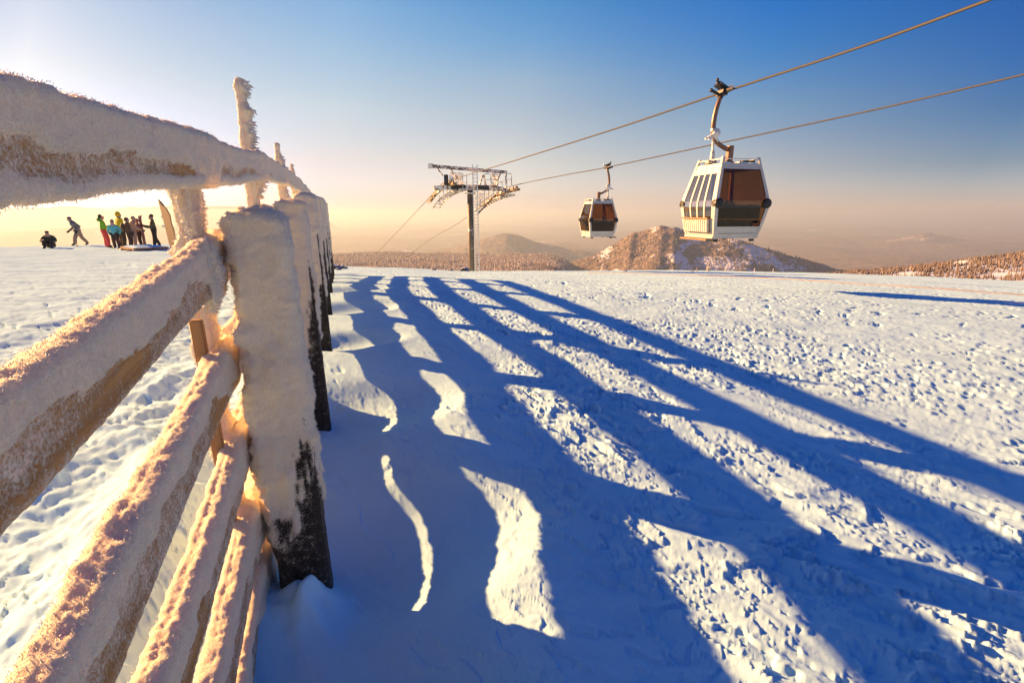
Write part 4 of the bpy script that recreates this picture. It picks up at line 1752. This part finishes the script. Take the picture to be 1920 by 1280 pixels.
# woman in green jacket, red trousers, hands up before her
gr = pose(jaw=(0, .02, 1.58), wrist_l=(-.17, .30, 1.16), elbow_l=(-.27, .06, 1.10), palm_l=(-.13, .38, 1.20), wrist_r=(.17, .30, 1.16), elbow_r=(.27, .06, 1.10), palm_r=(.13, .38, 1.20),
          knee_r=(.13, .10, .5), ankle_r=(.14, .08, .13), toe_r=(.15, .26, .055), chest=(0, -.03, 1.34))
make_person("person in a green jacket and coral red trousers with hands raised in front", foot(202, 468, DP), yaw_to(RIGHT_D), gr, body_groups(),
            [cloth("green_jacket", (.20, .50, .02)), cloth("coral_trousers", (.72, .07, .07)), cloth("brown_boot", (.11, .06, .04)), SKIN_M, GLOVE_M],
            [("hair", 'ball', (0, -.035, 1.66), (.10, .095, .12), HAIR_M), ("hood", 'ball', (0, -.11, 1.50), (.12, .10, .10), cloth("green_hood", (.14, .33, .03)))], .97, GRP)
# turquoise jacket
tq = pose(wrist_l=(-.27, .02, .95), elbow_l=(-.36, -.05, 1.15), palm_l=(-.22, .05, .90), wrist_r=(.27, .02, .95), elbow_r=(.36, -.05, 1.15), palm_r=(.22, .05, .90))
make_person("short person in a turquoise puffer jacket and pointed hat facing the camera", foot(221, 468, DP - .4), yaw_to((.2, -1)), tq, body_groups(),
            [cloth("turquoise_jacket", (.12, .52, .56)), cloth("maroon_trousers", (.09, .035, .03)), BOOT_M, SKIN_M, GLOVE_M],
            [("hat", 'ball', (0, .01, 1.72), (.10, .10, .13), cloth("mauve_hat", (.30, .16, .18))), ("scarf", 'ball', (0, .03, 1.49), (.12, .12, .06), cloth("pale_scarf", (.5, .36, .34)))], .80, GRP)
# yellow jacket, hood up
yl = pose(wrist_l=(-.29, .06, .90))
make_person("tall person in a yellow hooded jacket and dark trousers", foot(234, 468, DP), yaw_to((.5, .85)), yl, body_groups(True),
            [cloth("yellow_jacket", (.90, .60, .01)), cloth("olive_trousers", (.10, .06, .035)), BOOT_M, SKIN_M, GLOVE_M],
            [("hood", 'ball', (0, .0, 1.66), (.115, .12, .14), cloth("yellow_hood", (.80, .50, .01)))], 1.03, GRP)
# brown figure in front of the yellow jacket
br_ = pose(chest=(0, .03, 1.30), wrist_r=(.24, .14, .98), palm_r=(.2, .2, .95))
make_person("person all in brown with a rucksack standing close beside the yellow jacket", foot(248, 468.5, DP - .9), yaw_to((.85, .5)), br_, body_groups(True),
            [cloth("brown_jacket", (.14, .07, .04)), cloth("brown_trousers", (.075, .042, .026)), BOOT_M, SKIN_M, GLOVE_M],
            [("hood", 'ball', (0, .0, 1.65), (.105, .115, .125), cloth("brown_hood", (.08, .045, .025))), ("rucksack", 'ball', (0, -.21, 1.22), (.16, .13, .24), cloth("khaki_rucksack", (.13, .085, .045)))], .88, GRP)
# pale figure turned to the next one
pal = pose(chest=(0, .06, 1.32), neck=(0, .11, 1.47), jaw=(0, .15, 1.54), crown=(0, .15, 1.65), nose=(0, .25, 1.57), wrist_r=(.16, .40, .98), elbow_r=(.26, .18, 1.10), palm_r=(.14, .48, .95))
make_person("person in a long pale beige coat with fair hair leaning to the right", foot(256, 467, DP + .6), yaw_to(RIGHT_D), pal, body_groups(),
            [cloth("beige_coat", (.58, .36, .24)), cloth("beige_trousers", (.45, .29, .21)), cloth("brown_boot_low", (.12, .07, .05)), SKIN_M, GLOVE_M],
            [("hair", 'ball', (0, .11, 1.64), (.105, .11, .12), cloth("fair_hair", (.45, .32, .2))), ("coat_skirt", 'ball', (0, -.01, .80), (.20, .17, .30), cloth("beige_coat_hem", (.55, .35, .24)))], .93, GRP)
# patterned jacket
pt = Mat("patterned_jacket", (.5, .3, .25), .8)
_n = pt.noise(16, 2, .5, pt.coord())
pt.set('Base Color', pt.ramp(_n, [(.42, (.16, .06, .05)), (.5, (.62, .34, .27)), (.58, (.22, .10, .08))]))
ptn = pose(wrist_r=(.20, .25, .98), palm_r=(.16, .30, .93), wrist_l=(-.22, .26, .92), palm_l=(-.2, .32, .86))
make_person("person in a red and beige patterned jacket and dark trousers", foot(266, 465, DP + 1.0), yaw_to(LEFT_D), ptn, body_groups(),
            [pt.m, cloth("dark_trousers", (.07, .035, .03)), BOOT_M, SKIN_M, GLOVE_M],
            [("hair", 'ball', (0, -.02, 1.66), (.10, .10, .12), cloth("auburn_hair", (.20, .09, .05)))], .86, GRP)
# man in dark green with skis upright beside him
sk_man = pose(wrist_l=(-.24, .38, 1.16), elbow_l=(-.29, .12, 1.10), palm_l=(-.22, .46, 1.19), wrist_r=(.22, .30, 1.10), elbow_r=(.29, .06, 1.08), palm_r=(.14, .38, 1.15),
              chest=(0, -.03, 1.34), knee_r=(.14, -.02, .5), ankle_r=(.15, -.18, .13), toe_r=(.15, .0, .055), ankle_l=(-.13, .10, .13), toe_l=(-.13, .28, .055))
make_person("person in dark green standing upright and holding a pair of red skis", foot(294, 463.5, DP + 1.2), yaw_to(LEFT_D), sk_man, body_groups(),
            [cloth("dark_olive_jacket", (.09, .095, .045)), cloth("black_green_trousers", (.035, .028, .02)), BOOT_M, SKIN_M, GLOVE_M],
            [("hair", 'ball', (0, -.01, 1.68), (.095, .105, .10), HAIR_M)], 1.0, GRP)
pm = foot(294, 463.5, DP + 1.2)
skp = pm + Vector((*(np.array(LEFT_D) * .50), 0))
sk_t = thing("ski_pair", "pair of reddish skis standing upright beside the person in dark green", "skis", skp)
for dx, tone in ((-.035, (.42, .13, .10)), (.035, (.36, .16, .13))):
    mb = MB()
    mb.tube([(dx, 0, .0), (dx, 0, .3), (dx, 0, 1.5), (dx * 1.5, .02, 1.66), (dx * 2, .05, 1.72)], [.045, .04, .038, .04, .02], 8)
    mb.build("ski", plain("ski_topsheet", tone, .4), sk_t, smooth=True)
# pole of the walking person
wp = foot(146, 469.5, 28.0)
mb = MB()
mb.tube([(0, 0, 0), (.12, .05, 1.0)], .012, 6)
mb.tube([(.12, .05, .92), (.13, .054, 1.05)], .022, 6)
mb.tube([(.012, .005, .06), (.014, .006, .075)], .05, 8)
o = mb.build("ski_pole", DARK_M)
o.location = wp
tag(o, "thin ski pole held by the person in the grey jacket", "ski pole")

# ------------------------------------------------------------------ low deck and plank board behind the fence
dk0 = foot(272, 472, 23.5)
deck = thing("low_deck", "low snow covered wooden deck with dark stones along its front edge", "deck", dk0, R(-38))
mb = MB()
mb.box((0, 0, .10), (2.1, 1.4, .10))
mb.build("deck_boards", plain("deck_wood", (.28, .17, .11), .7, 0, .3, 6), deck, bevel=.01)
V = []
n_, m_ = 30, 20
for i in range(n_):
    for j in range(m_):
        x, y = (i / (n_ - 1) - .5) * 2.0, (j / (m_ - 1) - .5) * 1.3
        e = min(1, 6 * min(i / (n_ - 1), 1 - i / (n_ - 1), j / (m_ - 1), 1 - j / (m_ - 1)))
        V.append((x, y, .146 + .07 * e + .02 * math.sin(x * 5) * e))
np_mesh("deck_snow", np.array(V), grid_faces(n_, m_, flip=True), SNOW, deck)
STONE_M = plain("brown_stone", (.13, .075, .05), .8, 0, .4, 9)
for i in range(7):
    mb = MB()
    mb.ball((-.35 + i * .21 + random.uniform(-.03, .03), -.80, .03), (random.uniform(.07, .12), .07, random.uniform(.05, .075)), 8, 6)
    mb.build("edge_stone", STONE_M, deck, smooth=True)
mb = MB()
mb.box((-.78, -.78, .03), (.55, .08, .10))
mb.build("edge_beam", FROST_STEEL, deck, bevel=.01)

bp_ = foot(320, 466, 23.0)
board = thing("plank_board", "tan upright plank board on a slim pole, leaning beside the iced fence stake", "board", bp_, R(-30))
PL = Mat("tan_planks", (.6, .35, .14), .65)
_v = PL.coord((9, 1, 1))
_w = PL.node('ShaderNodeTexWave')
_w.inputs['Scale'].default_value = 1.0
PL.nt.links.new(_v, _w.inputs[0])
PL.set('Base Color', PL.mix(_w.outputs['Fac'], (.50, .27, .10), (.66, .39, .17)))
mb = MB()
th_ = .03
prof_ = [(-.30, 2.35), (-.05, 2.10), (.25, 1.95), (.50, 1.62), (.48, 1.28), (.60, .95), (.58, .55), (.40, .45), (.30, .18), (.02, .15)]
Vb = [(x, -th_, z) for x, z in prof_] + [(x, th_, z) for x, z in prof_]
k_ = len(prof_)
mb.add(Vb, [tuple(range(k_)), tuple(range(2 * k_ - 1, k_ - 1, -1))] + [(i, i + k_, (i + 1) % k_ + k_, (i + 1) % k_) for i in range(k_)])
fix_normals(mb.build("planks", PL.m, board, bevel=.004))
mb = MB()
mb.tube([(-.06, .06, -.2), (-.06, .06, 2.1)], .03, 8)
mb.tube([(-.62, .06, 2.18), (-.28, .06, 2.27)], .018, 6)
mb.tube([(-.06, .06, 2.1), (-.28, .06, 2.27)], .02, 6)
mb.build("pole", DARK_M, board)
for z, w in ((1.55, .34), (1.12, .42)):
    mb = MB()
    a0 = -.10
    pr = [(a0, z - .06), (a0 - w + .08, z - .06), (a0 - w, z), (a0 - w + .08, z + .06), (a0, z + .06)]
    mb.add([(x, .02, q) for x, q in pr] + [(x, .05, q) for x, q in pr], [(0, 1, 2, 3, 4), (9, 8, 7, 6, 5)] + [(i, i + 5, (i + 1) % 5 + 5, (i + 1) % 5) for i in range(5)])
    fix_normals(mb.build("direction_arrow", plain("pale_blue_sign", (.42, .55, .56), .5), board))

# ------------------------------------------------------------------ stones, saplings and small marks at the edge of the slope
ROCK_M = Mat("snow_dusted_rock", (.10, .085, .08), .85)
_g = ROCK_M.node('ShaderNodeNewGeometry')
_s = ROCK_M.node('ShaderNodeSeparateXYZ')
ROCK_M.nt.links.new(_g.outputs['Normal'], _s.inputs[0])
_n = ROCK_M.noise(9, 4, .6, ROCK_M.coord())
_k = ROCK_M.ss(ROCK_M.math('ADD', _s.outputs[2], ROCK_M.math('MULTIPLY', ROCK_M.math('SUBTRACT', _n, .5), 1.2)), .55, .75)
ROCK_M.set('Base Color', ROCK_M.mix(_k, ROCK_M.mix(_n, (.05, .04, .04), (.17, .14, .125)), (.68, .74, .84)))


def rock(px, py, depth, r, label, grp, seed):
    p = P(px, py, depth)
    z = ground_z(p.x, p.y)
    n = 22
    th = np.linspace(0, math.pi, n)[:, None]
    ph = np.arange(2 * n)[None, :] * math.pi / n
    d = np.stack([np.sin(th) * np.cos(ph), np.sin(th) * np.sin(ph), np.cos(th) + 0 * ph], -1)
    k = 1 + .45 * fbm3(d[..., 0] * 1.5, d[..., 1] * 1.5, d[..., 2] * 1.5 + seed, seed, 4)
    V = d * k[..., None] * np.array([r * 1.25, r, r * .75])
    o = np_mesh("rock", V.reshape(-1, 3), grid_faces(n, 2 * n, wrap=True), ROCK_M.m, smooth=False)
    o.location = (p.x, p.y, z + r * .15)
    return tag(o, label, "rock", grp)


FR = "dark rocks where the fence ends"
rock(628, 500, 20.0, .22, "largest snow dusted rock at the far end of the fence", FR, 3)
rock(613, 502, 19.5, .12, "dark rock tucked against the last fence post", FR, 4)
rock(617, 497, 21.5, .13, "dark rock behind the others at the fence end", FR, 5)
rock(641, 500, 21.0, .15, "rightmost dark rock at the fence end", FR, 6)
rock(634, 505, 19.0, .07, "smallest dark stone at the fence end", FR, 8)
TR_ = "rocks by the tower foot"
rock(872, 513, 29.5, .22, "blue grey snow capped rock left of the tower foot", TR_, 9)
rock(846, 514, 28.5, .10, "small brown stone well left of the tower foot", TR_, 10)
rock(814, 511, 27.5, .09, "small low stone at the crest between fence and tower", TR_, 11)
rock(1172, 519, 36.0, .12, "small stone on the crest under the far gondola", TR_, 12)
rock(1296, 523, 37.0, .10, "small stone on the crest left of the near gondola shadow", TR_, 13)
rock(1596, 517, 40.0, .22, "brown stone where the crest meets the wooded shoulder", TR_, 14)

SAP_M = plain("frosted_twigs", (.62, .54, .47), .8, 0, .3, 20)


def sapling(px, py, depth, h, label, seed):
    r = random.Random(seed)
    p = P(px, py, depth)
    z = ground_z(p.x, p.y)
    t = thing("sapling", label, "sapling", (p.x, p.y, z - .05), r.uniform(0, 6), "frosted saplings on the crest")
    mb = MB()
    mb.tube([(0, 0, 0), (.01, 0, h * .5), (0, .01, h)], [.03 * h + .008, .02 * h + .006, .004], 6)
    mb.build("trunk", SAP_M, t)
    mb = MB()
    for k in range(60):
        f = r.uniform(.08, .97)
        a = r.uniform(0, 6.28)
        L = h * .34 * (1.05 - f) * r.uniform(.6, 1.15)
        b = Vector((0, 0, h * f))
        e = b + Vector((math.cos(a) * L, math.sin(a) * L, -L * .25))
        mb.bar(b, e, .022 * h + .012, .03 * h + .012)
    mb.build("crown", SAP_M, t)


sapling(1326, 518, 37.5, .75, "tallest pointed frosted sapling on the crest under the near gondola", 1)
sapling(1305, 520, 37.2, .35, "short frosted sapling left of the pointed one on the crest", 2)
sapling(1413, 520, 38.6, .35, "small frosted sapling right of the white marker flag", 3)
sapling(1448, 521, 39.0, .32, "low frosted sapling on the crest midway to the right", 4)
sapling(1562, 520, 40.5, .55, "bushy frosted sapling near the wooded shoulder", 5)
sapling(1575, 520, 40.8, .40, "frosted sapling just left of the brown stone", 6)
p = P(1386, 519, 38.2)
fl = thing("marker_flag", "small pale triangular marker flag on the crest", "flag", (p.x, p.y, ground_z(p.x, p.y) - .05))
mb = MB()
mb.tube([(0, 0, 0), (0, 0, .75)], .014, 6)
mb.build("pole", SAP_M, fl)
mb = MB()
mb.add([(-.02, 0, .70), (-.34, .05, .55), (-.02, .0, .40), (-.02, .02, .70), (-.34, .07, .55), (-.02, .02, .40)], [(0, 1, 2), (5, 4, 3), (0, 3, 4, 1), (1, 4, 5, 2), (2, 5, 3, 0)])
mb.build("flag_cloth", plain("pale_flag", (.7, .62, .6), .7), fl)
# slack line lying over the snow at the right
pts = []
for px, py, dep in ((1100, 524, 30), (1210, 531, 27), (1350, 541, 23.5), (1500, 552, 20.5), (1700, 568, 17.2), (1960, 588, 14.5)):
    q = P(px, py, dep)
    pts.append(Vector((q.x, q.y, ground_z(q.x, q.y) + .02)))
sm = smooth_path(pts, 20)
for q in sm:
    q.z = ground_z(q.x, q.y) + .022
mb = MB()
mb.tube(sm, .014, 6)
tag(mb.build("marker_line", plain("ochre_line", (.42, .25, .12), .7), smooth=True), "thin ochre line lying across the sunlit snow at the right", "line")

# ------------------------------------------------------------------ haze over the valley
HZ = bpy.data.materials.new("valley_haze")
HZ.use_nodes = True
HZ.node_tree.nodes.clear()
pv = HZ.node_tree.nodes.new('ShaderNodeVolumePrincipled')
pv.inputs['Color'].default_value = (.66, .84, 1.0, 1)
pv.inputs['Density'].default_value = 0.00011
pv.inputs['Anisotropy'].default_value = .30
ho = HZ.node_tree.nodes.new('ShaderNodeOutputMaterial')
HZ.node_tree.links.new(pv.outputs[0], ho.inputs['Volume'])
mb = MB()
ZB, ZT = -1100.0, 80.0
mb.box((0, 25000, (ZB + ZT) / 2), (130000, 80000, ZT - ZB))
hz = mb.build("haze", HZ)
tag(hz, "pale peach haze lying over the valley and the far hills", "haze", kind="stuff")
